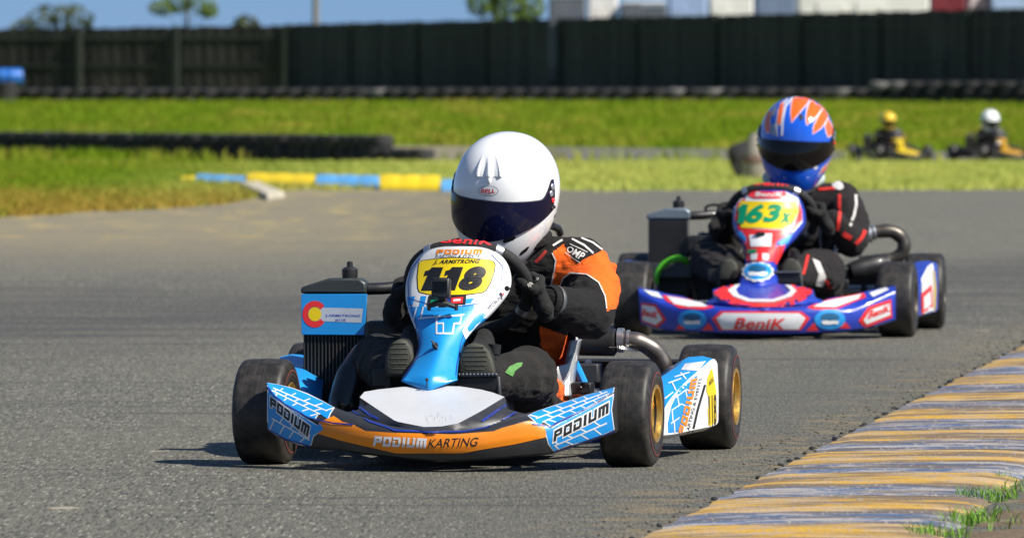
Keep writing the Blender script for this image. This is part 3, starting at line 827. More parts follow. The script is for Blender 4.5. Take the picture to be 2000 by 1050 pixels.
# blue drum on a stack of tyres, in front of the fence at left
Yb = 222; bx = (14-1000)*Yb/FPX
for k in range(3):
    o = place('tyre', CT, (bx-.05+.02*k, Yb, zt(Yb)+.095+k*.19-.02), (0, 0, k), None)
    tag(o, ['bottom', 'middle', 'topmost'][k]+' black tyre of the stack under the blue drum', 'tyre', 'tyres stacked under the blue drum')
t = tag(empty('drum', (bx, Yb, zt(Yb)+.50+.20)), 'blue plastic drum lying on a stack of black tyres at the left edge', 'drum')
BLUEDRUM = paint('blue_drum_plastic', (.015, .14, .52, 1), .35, dirt=.15)
mb = MB(); mb.lathe([(-.42, .01), (-.42, .19), (-.38, .22), (-.14, .225), (-.12, .235), (-.10, .225), (.10, .225), (.12, .235), (.14, .225), (.38, .22), (.42, .19), (.42, .01)], 24); mesh_obj('shell', mb, BLUEDRUM, t)
mb = MB(); mb.lathe([(.425, .0), (.425, .04), (.44, .04), (.44, .0)], 12, c=(0, 0, .12)); mesh_obj('bung', mb, BLACKPL, t)

# padded marker post with a tyre leaning on it, half hidden behind the second kart's driver
c = ground(1478, 352); t = tag(empty('marker_post', c), 'pale padded marker post half hidden behind the blue and orange helmet', 'post')
mb = MB(); mb.lathe([(0, .01), (0, .15), (.05, .165), (.22, .16), (.30, .14), (.42, .11), (.49, .06), (.50, .01)], 18, axis='z'); mesh_obj('padding', mb, paint('dusty_padding', (.30, .265, .225, 1), .85, dirt=.5, scale=8), t)
mb = MB(); mb.lathe([(.18, .166), (.20, .172), (.25, .168), (.27, .158)], 18, axis='z'); mesh_obj('strap', mb, paint('faded_brown_strap', (.2, .13, .1, 1), .8), t)
c = ground(1452, 350); o = place('tyre', KT, (c.x, c.y-.02, .14), (.1, 1.2, .3), None)
o.location.z = .19; o.scale = (1.25, 1.25, 1.25)
tag(o, 'black kart tyre leaning against the pale marker post', 'tyre')
# ---------------------------------------------------------------- karts
def kframe(pxc, pyg, deg, sc=1.0, z=0.0):
    g = ground(pxc, pyg); return Frame((g.x, g.y, z), deg, sc)
F1 = kframe(876, 907, 9.0); F2 = kframe(1495, 657, 5.0, 1.09)
F3 = kframe(1764, 313, -22, .78); F4 = kframe(1966, 313, -24, .78)
L = F1.K; PRINT[F1] = .36

def wheel(parent, name, c, Ro, hw, rr, steer, rim_mat, side, stripe=True):
    h = MB(); h.lathe([(-hw*.5, .0), (-hw*.5, .030), (hw*.15, .030), (hw*.15, .018), (hw*.45, .016), (hw*.45, .0)], 20)
    for k in range(3):
        a = 2*PI*k/3; h.tube([(hw*.1*side, .042*math.cos(a), .042*math.sin(a)), ((hw*.1+.018)*side, .042*math.cos(a), .042*math.sin(a))], .006, 6)
    w = mesh_obj(name, h, STEEL, parent); w.location = c; w.rotation_euler = (0.0, 0, R(steer))
    p = [(-hw*.80, rr-.002), (-hw*.95, rr+.006), (-hw*1.0, rr+.022), (-hw*1.0, Ro-.042), (-hw*.965, Ro-.022), (-hw*.90, Ro-.009), (-hw*.78, Ro-.002), (-hw*.5, Ro), (0, Ro+.0012)]
    p = [tuple(q) for q in cr([(a, b, 0) for a, b in p], 3)]; p = [(q[0], q[1]) for q in p]
    p = p+[(-a, b) for a, b in reversed(p[:-1])]+[(hw*.8, rr-.010), (-hw*.8, rr-.010)]
    mb = MB(); mb.lathe(p, 72, closed=True); mesh_obj('tyre', mb, TYRE, w, angle=60)
    for s in ((-1, 1) if stripe else ()):
        mb = MB(); mb.lathe([(s*(hw*.978+.0012), Ro-.0265), (s*(hw*.986+.0012), Ro-.0305)], 72); mesh_obj('sidewall_stripe', mb, SIDERED, w)
    mb = MB(); s = side
    mb.lathe([(s*hw*.96, rr+.006), (s*hw*1.0, rr+.003), (s*hw*.98, rr-.005), (s*hw*.80, rr-.009), (s*hw*.3, rr-.014), (s*hw*.22, rr-.022), (s*hw*.18, .034), (s*hw*.18, .028)], 48)
    mb.lathe([(-s*hw*.96, rr+.006), (-s*hw*1.0, rr+.003), (-s*hw*.98, rr-.005), (-s*hw*.80, rr-.009), (-s*hw*.1, rr-.015), (s*hw*.10, .034), (s*hw*.10, .028)], 48)
    mesh_obj('rim', mb, rim_mat, w)
    return w
SIDERED = paint('faded_red_stripe', (.16, .035, .03, 1), .6)

BUMP1 = dict(  # px, py of the rear top edge, the crease and the lower lip, from wing tip to wing tip
    st=[((519, 744), (521, 757), (523, 838)), ((570, 757), (556, 790), (560, 858)), ((622, 777), (602, 815), (608, 871)), ((655, 795), (648, 822), (655, 874)), ((702, 812), (700, 829), (702, 882)),
        ((770, 833), (770, 842), (770, 890)), ((850, 842), (850, 849), (850, 897)), ((930, 838), (930, 846), (930, 895)), ((1000, 814), (1000, 829), (1002, 889)), ((1034, 805), (1036, 824), (1046, 885)),
        ((1085, 790), (1074, 833), (1078, 881)), ((1142, 771), (1138, 802), (1140, 861)), ((1204, 753), (1199, 770), (1200, 841))],
    cx=850, half=350,
    white=[(692, 768), (738, 760), (785, 755), (840, 753), (900, 754), (945, 761), (988, 773), (942, 801), (895, 826), (862, 832), (828, 833), (773, 822), (732, 795)],
    outer=[(672, 792), (690, 770), (785, 758), (900, 757), (990, 774), (1018, 796), (1036, 806), (1000, 826), (930, 845), (850, 848), (770, 840), (700, 827), (656, 802)], vf=-.40, vb=-.06, y0=754, y1=835)
FAIR1 = dict(rows=[(481, 868, 930), (484, 848, 948), (491, 830, 966), (502, 816, 982), (521, 803, 994), (547, 794, 999), (570, 792, 994), (592, 794, 979), (621, 802, 953), (647, 813, 924), (670, 817, 907), (692, 813, 899), (715, 801, 895), (737, 786, 893)],
             tip=[(784, 742), (835, 765), (893, 739)], v=[.235, .232, .226, .218, .203, .18, .155, .13, .095, .058, .025, -.005, -.04, -.075], vt=-.085)
BUMP2 = dict(
    st=[((1246, 561), (1248, 571), (1251, 629)), ((1275, 566), (1273, 584), (1275, 638)), ((1301, 573), (1299, 596), (1302, 643)), ((1330, 578), (1330, 602), (1334, 645)), ((1376, 593), (1376, 605), (1380, 647)),
        ((1425, 600), (1425, 606), (1425, 649)), ((1485, 602), (1484, 607), (1484, 650)), ((1545, 600), (1545, 605), (1545, 650)), ((1590, 594), (1590, 603), (1592, 648)), ((1622, 582), (1626, 604), (1630, 646)),
        ((1660, 577), (1658, 606), (1662, 643)), ((1700, 567), (1698, 592), (1702, 636)), ((1750, 557), (1748, 570), (1748, 623))],
    cx=1490, half=255,
    white=[(1390, 566), (1420, 558), (1450, 555), (1490, 554), (1530, 555), (1560, 558), (1594, 567), (1575, 584), (1540, 594), (1510, 597), (1480, 597), (1440, 595), (1408, 586)],
    outer=[(1378, 583), (1386, 566), (1440, 557), (1490, 556), (1550, 558), (1600, 568), (1612, 584), (1610, 592), (1585, 602), (1530, 605), (1484, 606), (1430, 605), (1384, 598)], vf=-.40, vb=-.06, y0=555, y1=598)
FAIR2 = dict(rows=[(371, 1487, 1528), (374, 1474, 1542), (380, 1462, 1555), (388, 1448, 1563), (405, 1433, 1570), (420, 1431, 1573), (440, 1432, 1572), (461, 1439, 1559), (479, 1451, 1542), (497, 1456, 1527), (517, 1453, 1518), (532, 1448, 1518), (550, 1443, 1520)],
             tip=[(1441, 557), (1481, 573), (1519, 555)], v=[.235, .232, .226, .218, .205, .185, .155, .125, .09, .055, .02, -.02, -.065], vt=-.085)

def build_bumper(fr, B, body, white, hoodmat, parent):
    def vv(px, k): t = abs((px-B['cx'])/B['half']); return (-.41+.20*min(t, 1.05)**2)+(.035+.05*min(max((t-.35)/.3, 0), 1) if k == 0 else (.0 if k == 1 else .012))
    lines = [cr([(*s[k], vv(s[k][0], k)) for s in B['st']], 8) for k in range(3)]
    rows = []
    for a, b, c in zip(*lines):
        A, Bp, C = fr.K(a[0], a[1], a[2]), fr.K(b[0], b[1], b[2]), fr.K(c[0], c[1], c[2])
        row = [A+Vector((0, .035, -.035)), A+Vector((0, .012, -.004))]
        for t in (0, .33, .66): row.append(A.lerp(Bp, t)+Vector((0, 0, .006*math.sin(PI*t))))
        row.append(Bp+Vector((0, .003, .003))); row.append(Bp+Vector((0, -.001, -.003)))
        for t in (.2, .45, .7, .9, 1): row.append(Bp.lerp(C, t)+Vector((0, -.010*math.sin(PI*t), 0)))
        row += [C+Vector((0, .02, -.006)), C+Vector((0, .07, .0)), A+Vector((0, .035, -.035))]
        rows.append(row)
    mb = MB(); mb.grid(rows)
    for r in (rows[0], rows[-1]): mb.add(r[:-1], [tuple(range(len(r)-1))])
    bump = mesh_obj('front_bumper', mb, body, parent, angle=28, merge=1e-5)
    # the hood: rings from the bumper up to the flat top panel
    W, O = [Vector(p) for p in B['white']], [Vector(p) for p in B['outer']]
    c = sum(W, Vector((0, 0)))/len(W); n = 72
    def hit(P, a):
        d = Vector((math.cos(a), math.sin(a))); best = None
        for i in range(len(P)):
            p, q = P[i]-c, P[(i+1) % len(P)]-c; e = q-p; den = d.x*e.y-d.y*e.x
            if abs(den) < 1e-9: continue
            t = (p.x*e.y-p.y*e.x)/den; s = (p.x*d.y-p.y*d.x)/den
            if t > 0 and -1e-6 <= s <= 1+1e-6 and (best is None or t > best): best = t
        return c+d*best
    rings = []
    vw = lambda y: B['vf']+.012+(B['vb']-B['vf'])*min(max((B['y1']-y)/(B['y1']-B['y0']), 0), 1)
    for f in (0, .6, .985, 1.0):
        rings.append([fr.K(*(c+(hit(W, 2*PI*k/n)-c)*f), vw((c+(hit(W, 2*PI*k/n)-c)*f).y)) for k in range(n)])
    out = []
    for k in range(n):
        p = hit(O, 2*PI*k/n); w = hit(W, 2*PI*k/n); fw = .5+.5*math.sin(2*PI*k/n)
        v = vv(p.x, 1)*fw+(B['vb']+.03)*(1-fw)-.004
        back = min(max((.12-math.sin(2*PI*k/n))/.3, 0), 1)
        out.append(fr.K(p.x, p.y, v).lerp(rings[-1][k]+Vector((0, .03, -.045)), back))
    mid = [rings[-1][k].lerp(out[k], .22)+Vector((0, -.004 if math.sin(2*PI*k/n) > .12 else .004, -.001)) for k in range(n)]
    top = MB(); top.grid(rings[:4], wrap=True)
    hood = MB(); hood.grid([[p+Vector((0, .002, -.002)) for p in rings[3]], [p+Vector((0, .0, -.0005)) for p in rings[3]], mid, [mid[k].lerp(out[k], .5)+(Vector((0, -.004, .002)) if math.sin(2*PI*k/n) > .12 else Vector((0, .004, 0))) for k in range(n)], out, [p+Vector((0, .05, -.035)) for p in out]], wrap=True)
    hood.face_to(fr.o)
    h = mesh_obj('hood', hood, hoodmat, parent, recalc=False, angle=35)
    top.face_to(fr.o+Vector((0, 0, 30)))
    tp = mesh_obj('top_panel', top, white, h, recalc=False, angle=35, merge=1e-5)
    return bump, h, tp

def build_fairing(fr, T, mats, mf, parent):
    n = 16
    R_ = cr([(r[0], r[1], r[2]) for r in T['rows']], 4); V_ = cr([(v, 0, 0) for v in T['v']], 4)
    rows, keys = [], []
    ymax = T['rows'][-1][0]; y0 = T['rows'][0][0]
    for (y, a, b), vq in zip(R_, V_):
        f = (y-y0)/(ymax-y0); row = []; kr = []
        for k in range(n+1):
            t = -1+2*k/n; px = a+(b-a)*(t+1)/2
            dep = (.062*(1-f)+.05*f)*abs(t)**(2.2-.9*f)+(.0 if abs(t) < .99 else .006)
            row.append(fr.K(px, y, vq[0]+dep)); kr.append((px, y))
        rows.append(row); keys.append(kr)
    (lx, ly), (cx, cy), (rx, ry) = T['tip']; last = rows[-1]
    for q in (.5, 1.0):
        row = []; kr = []
        for k in range(n+1):
            t = -1+2*k/n
            tx, ty = (cx+(lx-cx)*-t, cy+(ly-cy)*-t) if t < 0 else (cx+(rx-cx)*t, cy+(ry-cy)*t)
            sx, sy = keys[len(R_)-1][k]; px, py = sx+(tx-sx)*q, sy+(ty-sy)*q
            row.append(fr.K(px, py, (T['v'][-1]+.05*abs(t)**1.3)*(1-q)+(T['vt']+.045*abs(t)**1.2)*q)); kr.append((px, py))
        rows.append(row); keys.append(kr)
    mb = MB(); mb.grid(rows, mf=lambda i, k: mf((keys[i][k][0]+keys[i+1][k+1][0])/2, (keys[i][k][1]+keys[i+1][k+1][1])/2)); mb.face_to(fr.o)
    return mesh_obj('steering_fairing', mb, mats, parent, recalc=False, angle=38, solid=.005)

def ring_point(c, a, r, e2): return c+Vector((1, 0, 0))*(math.cos(a)*r)+e2*(math.sin(a)*r)
def build_kart(fr, kart, P, detail=True):
    """every part of one kart, in the kart's own axes; P holds its materials and outlines"""
    out = {}
    for s in (-1, 1):
        wheel(kart, 'front_wheel', (.463*s, 0, .131), .1315, .066, .068, -2.5, P['rim'], s, P.get('stripe', True))
        wheel(kart, 'rear_wheel', (.520*s, 1.03, .136), .1365, .074, .070, 0, P['rim'], s, P.get('stripe', True))
    mb = MB()                                    # chassis tubes
    for s in (-1, 1):
        mb.tube(cr([(.30*s, -.06, .06), (.20*s, .05, .055), (.22*s, .3, .05), (.31*s, .62, .05), (.30*s, 1.2, .055)], 5), .015, 8)
        mb.tube([(.30*s, .0, .065), (.395*s, 0, .12)], .013, 8); mb.tube([(.39*s, 0, .07), (.392*s, 0, .185)], .012, 8)
        mb.tube(cr([(.25*s, .35, .06), (.40*s, .36, .07), (.47*s, .40, .075), (.47*s, .74, .075), (.42*s, .80, .07), (.3*s, .80, .06)], 4), .010, 8)
        mb.box((.30*s, 1.03, .12), (.02, .06, .14))
    for y, w in ((-.06, .30), (.3, .22), (.62, .31), (.9, .3), (1.2, .30)): mb.tube([(-w, y, .054), (w, y, .054)], .014, 8)
    mb.tube(cr([(-.24, -.06, .06), (-.26, -.22, .09), (-.1, -.27, .10), (.1, -.27, .10), (.26, -.22, .09), (.24, -.06, .06)], 4), .010, 8)
    mesh_obj('chassis_frame', mb, P['frame'], kart)
    mb = MB(); mb.box((0, .25, .037), (.44, .60, .005)); mesh_obj('floor_tray', mb, BLACKPL, kart)
    mb = MB(); mb.tube([(-.46, 1.03, .136), (.46, 1.03, .136)], .020, 14); mesh_obj('rear_axle', mb, STEEL, kart)
    for s in (-1, 1): mb = MB(); mb.tube([(.38*s, .03, .11), (.02*s, .07, .13)], .007, 7); mesh_obj('tie_rod', mb, STEEL, kart)
    mb = MB(); pth = cr([(-.55, 1.16, .15), (-.52, 1.25, .15), (-.3, 1.27, .15), (.3, 1.27, .15), (.52, 1.25, .15), (.55, 1.16, .15)], 5)
    mb.grid([[p+Vector((0, -.02, .07)), p+Vector((0, .02, .075)), p+Vector((0, .03, 0)), p+Vector((0, .02, -.07)), p+Vector((0, -.02, -.065))] for p in pth]); mesh_obj('rear_bumper', mb, BLACKPL, kart, solid=.004)
    # seat
    mb = MB(); rows = []
    for i, (y, z, hw, d) in enumerate(((.60, .085, .15, .02), (.72, .075, .165, .05), (.84, .10, .17, .10), (.92, .20, .17, .14), (.97, .32, .165, .13), (1.0, .42, .15, .09), (1.01, .46, .12, .05))):
        rows.append([Vector((.04+hw*math.sin(a), y-d*(1-math.cos(a))*1.1, z+(hw*.95*(1-math.cos(a)) if i < 3 else hw*.25*(1-math.cos(a))))) for a in [R(q) for q in range(-90, 91, 12)]])
    mb.grid(rows); seat = mesh_obj('seat', mb, GREYSEAT, kart, solid=.006); out['seat'] = seat
    e = cr([L(1118, 664, .74), L(1113, 690, .72), L(1108, 720, .70), L(1105, 748, .68), L(1104, 772, .66)], 5)
    mb = MB(); mb.grid([[p+Vector((-.008, -.004, 0)), p+Vector((0, -.010, 0)), p+Vector((.009, -.004, 0)), p+Vector((.012, .03, 0)), p+Vector((.010, .10, 0))] for p in e]); mesh_obj('seat_side', mb, GREYSEAT, kart, solid=.004)
    mb = MB(); mb.tube([L(1112, 688, .85), L(1128, 720, .85), L(1148, 764, .85)], .011, 8); mesh_obj('seat_strut', mb, P['accent'], kart)
    mb = MB(); mb.tube([L(1117, 703, .80), L(1127, 703, .80)], .010, 10); mesh_obj('seat_bolt', mb, STEEL, kart)
    # steering
    c = P['wheel_c']; e2 = Vector((0, -math.sin(R(40)), math.cos(R(40)))); nrm = Vector((1, 0, 0)).cross(e2)
    out['ring'] = (c, e2, nrm, .152)
    mb = MB(); pts = []
    for k in range(49):
        a = 2*PI*k/48; r = .152*(1-.09*max(0, math.sin(a))**6-.06*max(0, -math.sin(a))**6); pts.append(ring_point(c, a, r, e2))
    mb.tube(pts, .0165, 14, caps=False); ring = mesh_obj('steering_wheel', mb, RIMGRIP, kart); out['wheel'] = ring
    for a0 in (R(54), R(126), R(-30), R(210)):
        mb = MB(); mb.tube([ring_point(c, a0+R(q), .152*(1-.09*max(0, math.sin(a0+R(q)))**6), e2) for q in (-3.6, 0, 3.6)], .0182, 14); mesh_obj('grip_collar', mb, ALU, ring)
    mb = MB()
    for a0 in (R(-90), R(25), R(155)): mb.box(c+(ring_point(c, a0, .075, e2)-c), (.15, .022, .006), Matrix((Vector((math.cos(a0), 0, 0))+e2*math.sin(a0), nrm.cross(Vector((math.cos(a0), 0, 0))+e2*math.sin(a0)), nrm)).transposed())
    mesh_obj('spoke', mb, BLACKPL, ring)
    mb = MB(); mb.tube([c, c-nrm*.02+Vector((0, -.1, -.07)), (0, .05, .12)], .011, 10); mesh_obj('steering_column', mb, STEEL, kart)
    # fuel tank, pedals, heel rests
    mb = MB(); mb.box((0, .22, .12), (.24, .20, .14)); mesh_obj('fuel_tank', mb, BLACKPL, kart, bevel=.03)
    mb = MB(); mb.box(L(766, 738, .10), (.095, .025, .045)); mb.box(L(760, 748, .09), (.016, .03, .08)); mesh_obj('heel_rest', mb, BLACKPL, kart, bevel=.004)
    mb = MB(); mb.box(L(934, 745, .03), (.105, .02, .042)); mb.tube([L(972, 735, .03), L(976, 785, .02)], .008, 8)
    mb.tube([L(893, 735, .018), L(970, 733, .018)], .005, 8); mesh_obj('heel_rest', mb, BLACKPL, kart, bevel=.004)
    if detail:
        mb = MB()
        for k in range(11): mb.tube([L(897+7.2*k, 731, .012), L(897+7.2*k, 728.5, .012)], .0022, 6)
        o = mesh_obj('chain_studs', mb, ALU, kart); tag(o, kind='stuff')
    mb = MB(); mb.tube([L(965, 690, .12), L(967, 672, .12)], .016, 12); mb.tube([L(965, 698, .12), L(965, 690, .12)], .012, 12); mesh_obj('brake_reservoir', mb, BLACKPL, kart)
    # radiator
    v = .60; q = P['rad']
    mb = MB(); RL = P.get('rfr', F1).K; tl, tr, bl = RL(q[0], q[2], v), RL(q[1], q[2], v), RL(q[0], q[3], v); w = (tr-tl).x; h = (tl-bl).z; cx = (tl+tr)/2
    mb.box((cx.x, v+.024, tl.z-h/2), (w, .045, h)); rad = mesh_obj('radiator', mb, P.get('core', RADBLK), kart, bevel=.003); out['rad'] = rad; out['radv'] = v
    mb = MB(); nf = 17
    for k in range(nf): mb.box((tl.x+w*(k+.5)/nf, v-.002, tl.z-h/2), (.0026, .010, h*.97))
    fin = mesh_obj('fins', mb, RADFIN, rad); tag(fin, kind='stuff')
    mb = MB(); o_ = [(tl.x-.006, tl.z), (tl.x-.006, tl.z+.016), (tl.x+w*.42, tl.z+.040), (tr.x-.012, tl.z+.040), (tr.x+.006, tl.z+.028), (tr.x+.006, tl.z)]
    mb.prism([(a, v-.006, b) for a, b in o_], (0, .062, 0)); mesh_obj('header_tank', mb, P.get('tank', RADTANK), rad, bevel=.006)
    mb = MB(); cc = Vector((tl.x+w*.74, v+.025, tl.z+.040)); mb.lathe([(0, .020), (.010, .021), (.022, .021), (.026, .017), (.030, .008), (.042, .0075), (.044, 0)], 10, c=cc, axis='z'); mesh_obj('filler_cap', mb, BLACKPL, rad)
    mb = MB(); mb.box((cx.x, v+.024, tl.z-h-.012), (w*1.02, .055, .03)); mesh_obj('lower_tank', mb, RADTANK, rad, bevel=.006)
    mb = MB(); mb.tube(cr([Vector((tr.x+.004, v+.02, tl.z+.012)), Vector((tr.x+.04, v+.03, tl.z+.013)), Vector((tr.x+.10, v+.06, tl.z+.013)), Vector((tr.x+.15, v+.10, tl.z-.03))], 6), .0155, 12); mesh_obj('coolant_hose', mb, HOSE, kart)
    for a, b in (((tr.x+.03, v+.10, .06), (tr.x-.02, v+.05, tl.z-h*.4)), ((tl.x+.03, v+.08, .07), (tl.x+.03, v+.05, tl.z-h*.7))): mb = MB(); mb.tube([a, b], .009, 8); mesh_obj('radiator_stay', mb, STEEL, kart)
    # engine at the driver's right, behind the radiator
    ec = Vector((-.235, .80, .15)); mb = MB(); mb.box(ec, (.16, .20, .12)); mb.lathe([(-.06, 0), (-.06, .055), (.0, .06), (.0, 0)], 20, c=ec+Vector((.05, -.09, 0)), axis='y'); eng = mesh_obj('engine', mb, ENG, kart, bevel=.012)
    mb = MB()
    for k in range(7): mb.box(ec+Vector((0, -.0, .075+.017*k)), (.125, .135, .007))
    mb.box(ec+Vector((0, 0, .13)), (.10, .11, .14)); mesh_obj('cylinder', mb, ENG, eng, bevel=.002)
    mb = MB(); mb.tube([ec+Vector((.02, -.09, .165)), ec+Vector((.03, -.16, .19)), ec+Vector((.045, -.20, .21))], [.026, .03, .022], 14); mb.box(ec+Vector((.03, -.15, .22)), (.05, .04, .035)); mesh_obj('carburettor', mb, ALU, eng, bevel=.003)
    mb = MB(); mb.box(ec+Vector((.07, -.10, .225)), (.045, .05, .06)); mb.box(ec+Vector((.05, -.14, .165)), (.03, .03, .05)); mesh_obj('ignition_coil', mb, P.get('coil', REDPL), eng, bevel=.006)
    mb = MB(); mb.tube(cr([ec+Vector((.0, -.02, .25)), ec+Vector((-.02, -.10, .29)), ec+Vector((.03, -.16, .30)), ec+Vector((.09, -.13, .26))], 6), .005, 8)
    mb.tube(cr([ec+Vector((-.03, -.1, .20)), ec+Vector((-.05, -.2, .16)), ec+Vector((-.02, -.24, .08)), ec+Vector((.02, -.2, .02))], 6), .006, 8); mesh_obj('cable', mb, HOSE, eng)
    ab = ec+Vector((-.02, -.17, .155)); mb = MB(); mb.box(ab, (.13, .11, .075)); mb.tube([ab+Vector((.04, -.03, .03)), ab+Vector((.055, -.05, .075))], .016, 10); mesh_obj('airbox', mb, BLACKPL, kart, bevel=.018)
    # exhaust: silencer across the back, clamp, curved pipe down to the right rear
    ex = P.get('ex', 'low')
    if ex == 'low':
        a, b = L(1090, 666, .93), L(1206, 668, .93)
        bend = [L(1210, 664, .93), L(1232, 664, .93), L(1258, 671, .94), L(1284, 690, .955), L(1297, 716, .965), L(1296, 745, .97), L(1285, 768, .97)]; rp = .0235
    else:
        g = F2.K; a, b = g(1640, 478, .93), g(1690, 458, .95)
        bend = [g(1694, 456, .95), g(1716, 452, .96), g(1742, 452, .97), g(1762, 466, .98), g(1765, 485, .98), g(1752, 502, .98), g(1725, 508, .97), g(1680, 512, .95)]; rp = .0245
    mb = MB(); d = (b-a).normalized(); mb.tube([a-d*.02, a, a.lerp(b, .5), b-d*.008, b], [.026, .036, .0365, .0365, .024], 20); si = mesh_obj('silencer', mb, BLACKPL, kart)
    mb = MB(); pth = cr(bend, 6); mb.tube(pth, [rp*(1+.03*math.sin(i*.9)) for i in range(len(pth))], 16); mesh_obj('exhaust_pipe', mb, P.get('pipe', PIPE), kart)
    mb = MB(); d = (bend[1]-bend[0]).normalized(); mb.tube([bend[0]-d*.004, bend[0]+d*.012], rp+.0085, 20); mb.tube([bend[0]+d*.02, bend[0]+d*.027], rp+.004, 18)
    mesh_obj('clamp', mb, ALU, si)
    if ex == 'low':
        mb = MB(); p, q2 = L(1205, 678, .895), L(1245, 684, .91); n_ = 40
        mb.tube([p.lerp(q2, i/n_)+Vector((0, .0045*math.cos(i*1.6), .0045*math.sin(i*1.6))) for i in range(n_+1)], .0015, 5); mb.tube([p-Vector((.02, 0, 0)), p], .002, 5); mesh_obj('spring', mb, STEEL, si)
    else:
        mb = MB(); pth = cr([F2.K(1660, 530, .9), F2.K(1700, 520, .93), F2.K(1735, 512, .96)], 5); mb.tube(pth, [.03, .034, .036, .038, .038, .04, .04, .04, .036, .03, .026][:len(pth)], 14); mesh_obj('expansion_chamber', mb, BLACKPL, kart)
    mb = MB(); mb.box(L(1150, 728, .92), (.06, .07, .05)); mb.tube([L(1126, 742, .9), L(1150, 745, .92)], .012, 8); mesh_obj('brake_caliper', mb, ENG, kart, bevel=.005)
    mb = MB(); mb.box(L(1138, 757, .72), (.052, .06, .030)); mb.lathe([(0, .008), (.004, .008), (.004, 0)], 10, c=L(1138, 752, .685), axis='y'); mesh_obj('transponder', mb, BLACKPL, kart, bevel=.004)
    mb = MB(); mb.lathe([(-.004, .03), (-.004, .095), (.004, .095), (.004, .03)], 30, c=(.20, 1.03, .136), closed=True); mesh_obj('brake_disc', mb, STEEL, kart)
    mb = MB(); mb.lathe([(-.005, .03), (-.005, .085), (-.003, .092), (.003, .092), (.005, .085), (.005, .03)], 30, c=(-.24, 1.03, .136), closed=True); mesh_obj('sprocket', mb, STEEL, kart)
    # side pods: nose face, outer face and top, thick shells
    pods = []
    for s in (-1, 1):
        prof = P['pod']; rows = []
        for (u, y, z0, z1, iu, iy, iz) in prof:
            a, b = Vector((s*iu, iy, iz)), Vector((s*u, y, z1)); ab = a.lerp(b, .55)+Vector((0, -.004, .006))
            rows.append([a+Vector((-s*.05, .02, -.03)), a, ab, b+Vector((-s*.003, .0, .001)), b+Vector((0, 0, -.004)), Vector((s*(u+.003), y, z0*.5+z1*.5)), Vector((s*(u+.002), y, z0+.012)), Vector((s*(u-.02), y, z0))])
        rows = [cr([r[j] for r in rows], 4) for j in range(8)]
        mb = MB(); mb.grid(rows, mf=lambda i, k: 1 if i >= 3 else 0); mb.face_to((s*5, -1.5, 1.5))
        pods.append(mesh_obj('side_pod', mb, [P['podmat'], P['podface']], kart, recalc=False, angle=32, solid=.004))
    out['pods'] = pods
    out['bumper'], out['hood'], out['top'] = build_bumper(P['fr'], P['B'], P['body'], P['panel'], P['hoodmat'], kart)
    out['fairing'] = build_fairing(P['fr'], P['F'], P['fmats'], P['fmf'], kart)
    for s in (-1, 1): mb = MB(); mb.tube([(.07*s, .25, .39), (.05*s, .36, .39)], .006, 8); mesh_obj('fairing_bracket', mb, STEEL, kart)
    mb = MB(); mb.tube([L(842, 715, .03), L(850, 740, .03), (0, .02, .06)], .01, 8); mesh_obj('fairing_bracket', mb, STEEL, kart)
    return out
RIMGRIP = paint('suede_grip', (.016, .016, .017, 1), .75, dirt=.5, bump=.5, bscale=500)
RADBLK = paint('radiator_core_black', (.012, .012, .013, 1), .55, dirt=.6, scale=70, grime=(.10, .09, .08, 1), bump=.6, bscale=120)
RADFIN = paint('radiator_fin', (.075, .07, .064, 1), .45, metal=.5, dirt=.5, scale=60)
RADTANK = paint('radiator_tank', (.055, .065, .065, 1), .4, metal=.4, dirt=.5, scale=40)
ENG = paint('engine_casting', (.06, .06, .062, 1), .45, metal=.5, dirt=.6, scale=40)
POD1 = [(.497, .295, .053, .085, .43, .33, .12), (.503, .31, .053, .125, .45, .40, .17), (.518, .37, .053, .160, .46, .46, .195), (.538, .50, .056, .196, .475, .56, .212), (.556, .63, .058, .222, .49, .66, .228), (.570, .74, .060, .242, .50, .75, .246), (.574, .79, .068, .235, .50, .80, .246), (.570, .815, .085, .215, .49, .83, .24)]

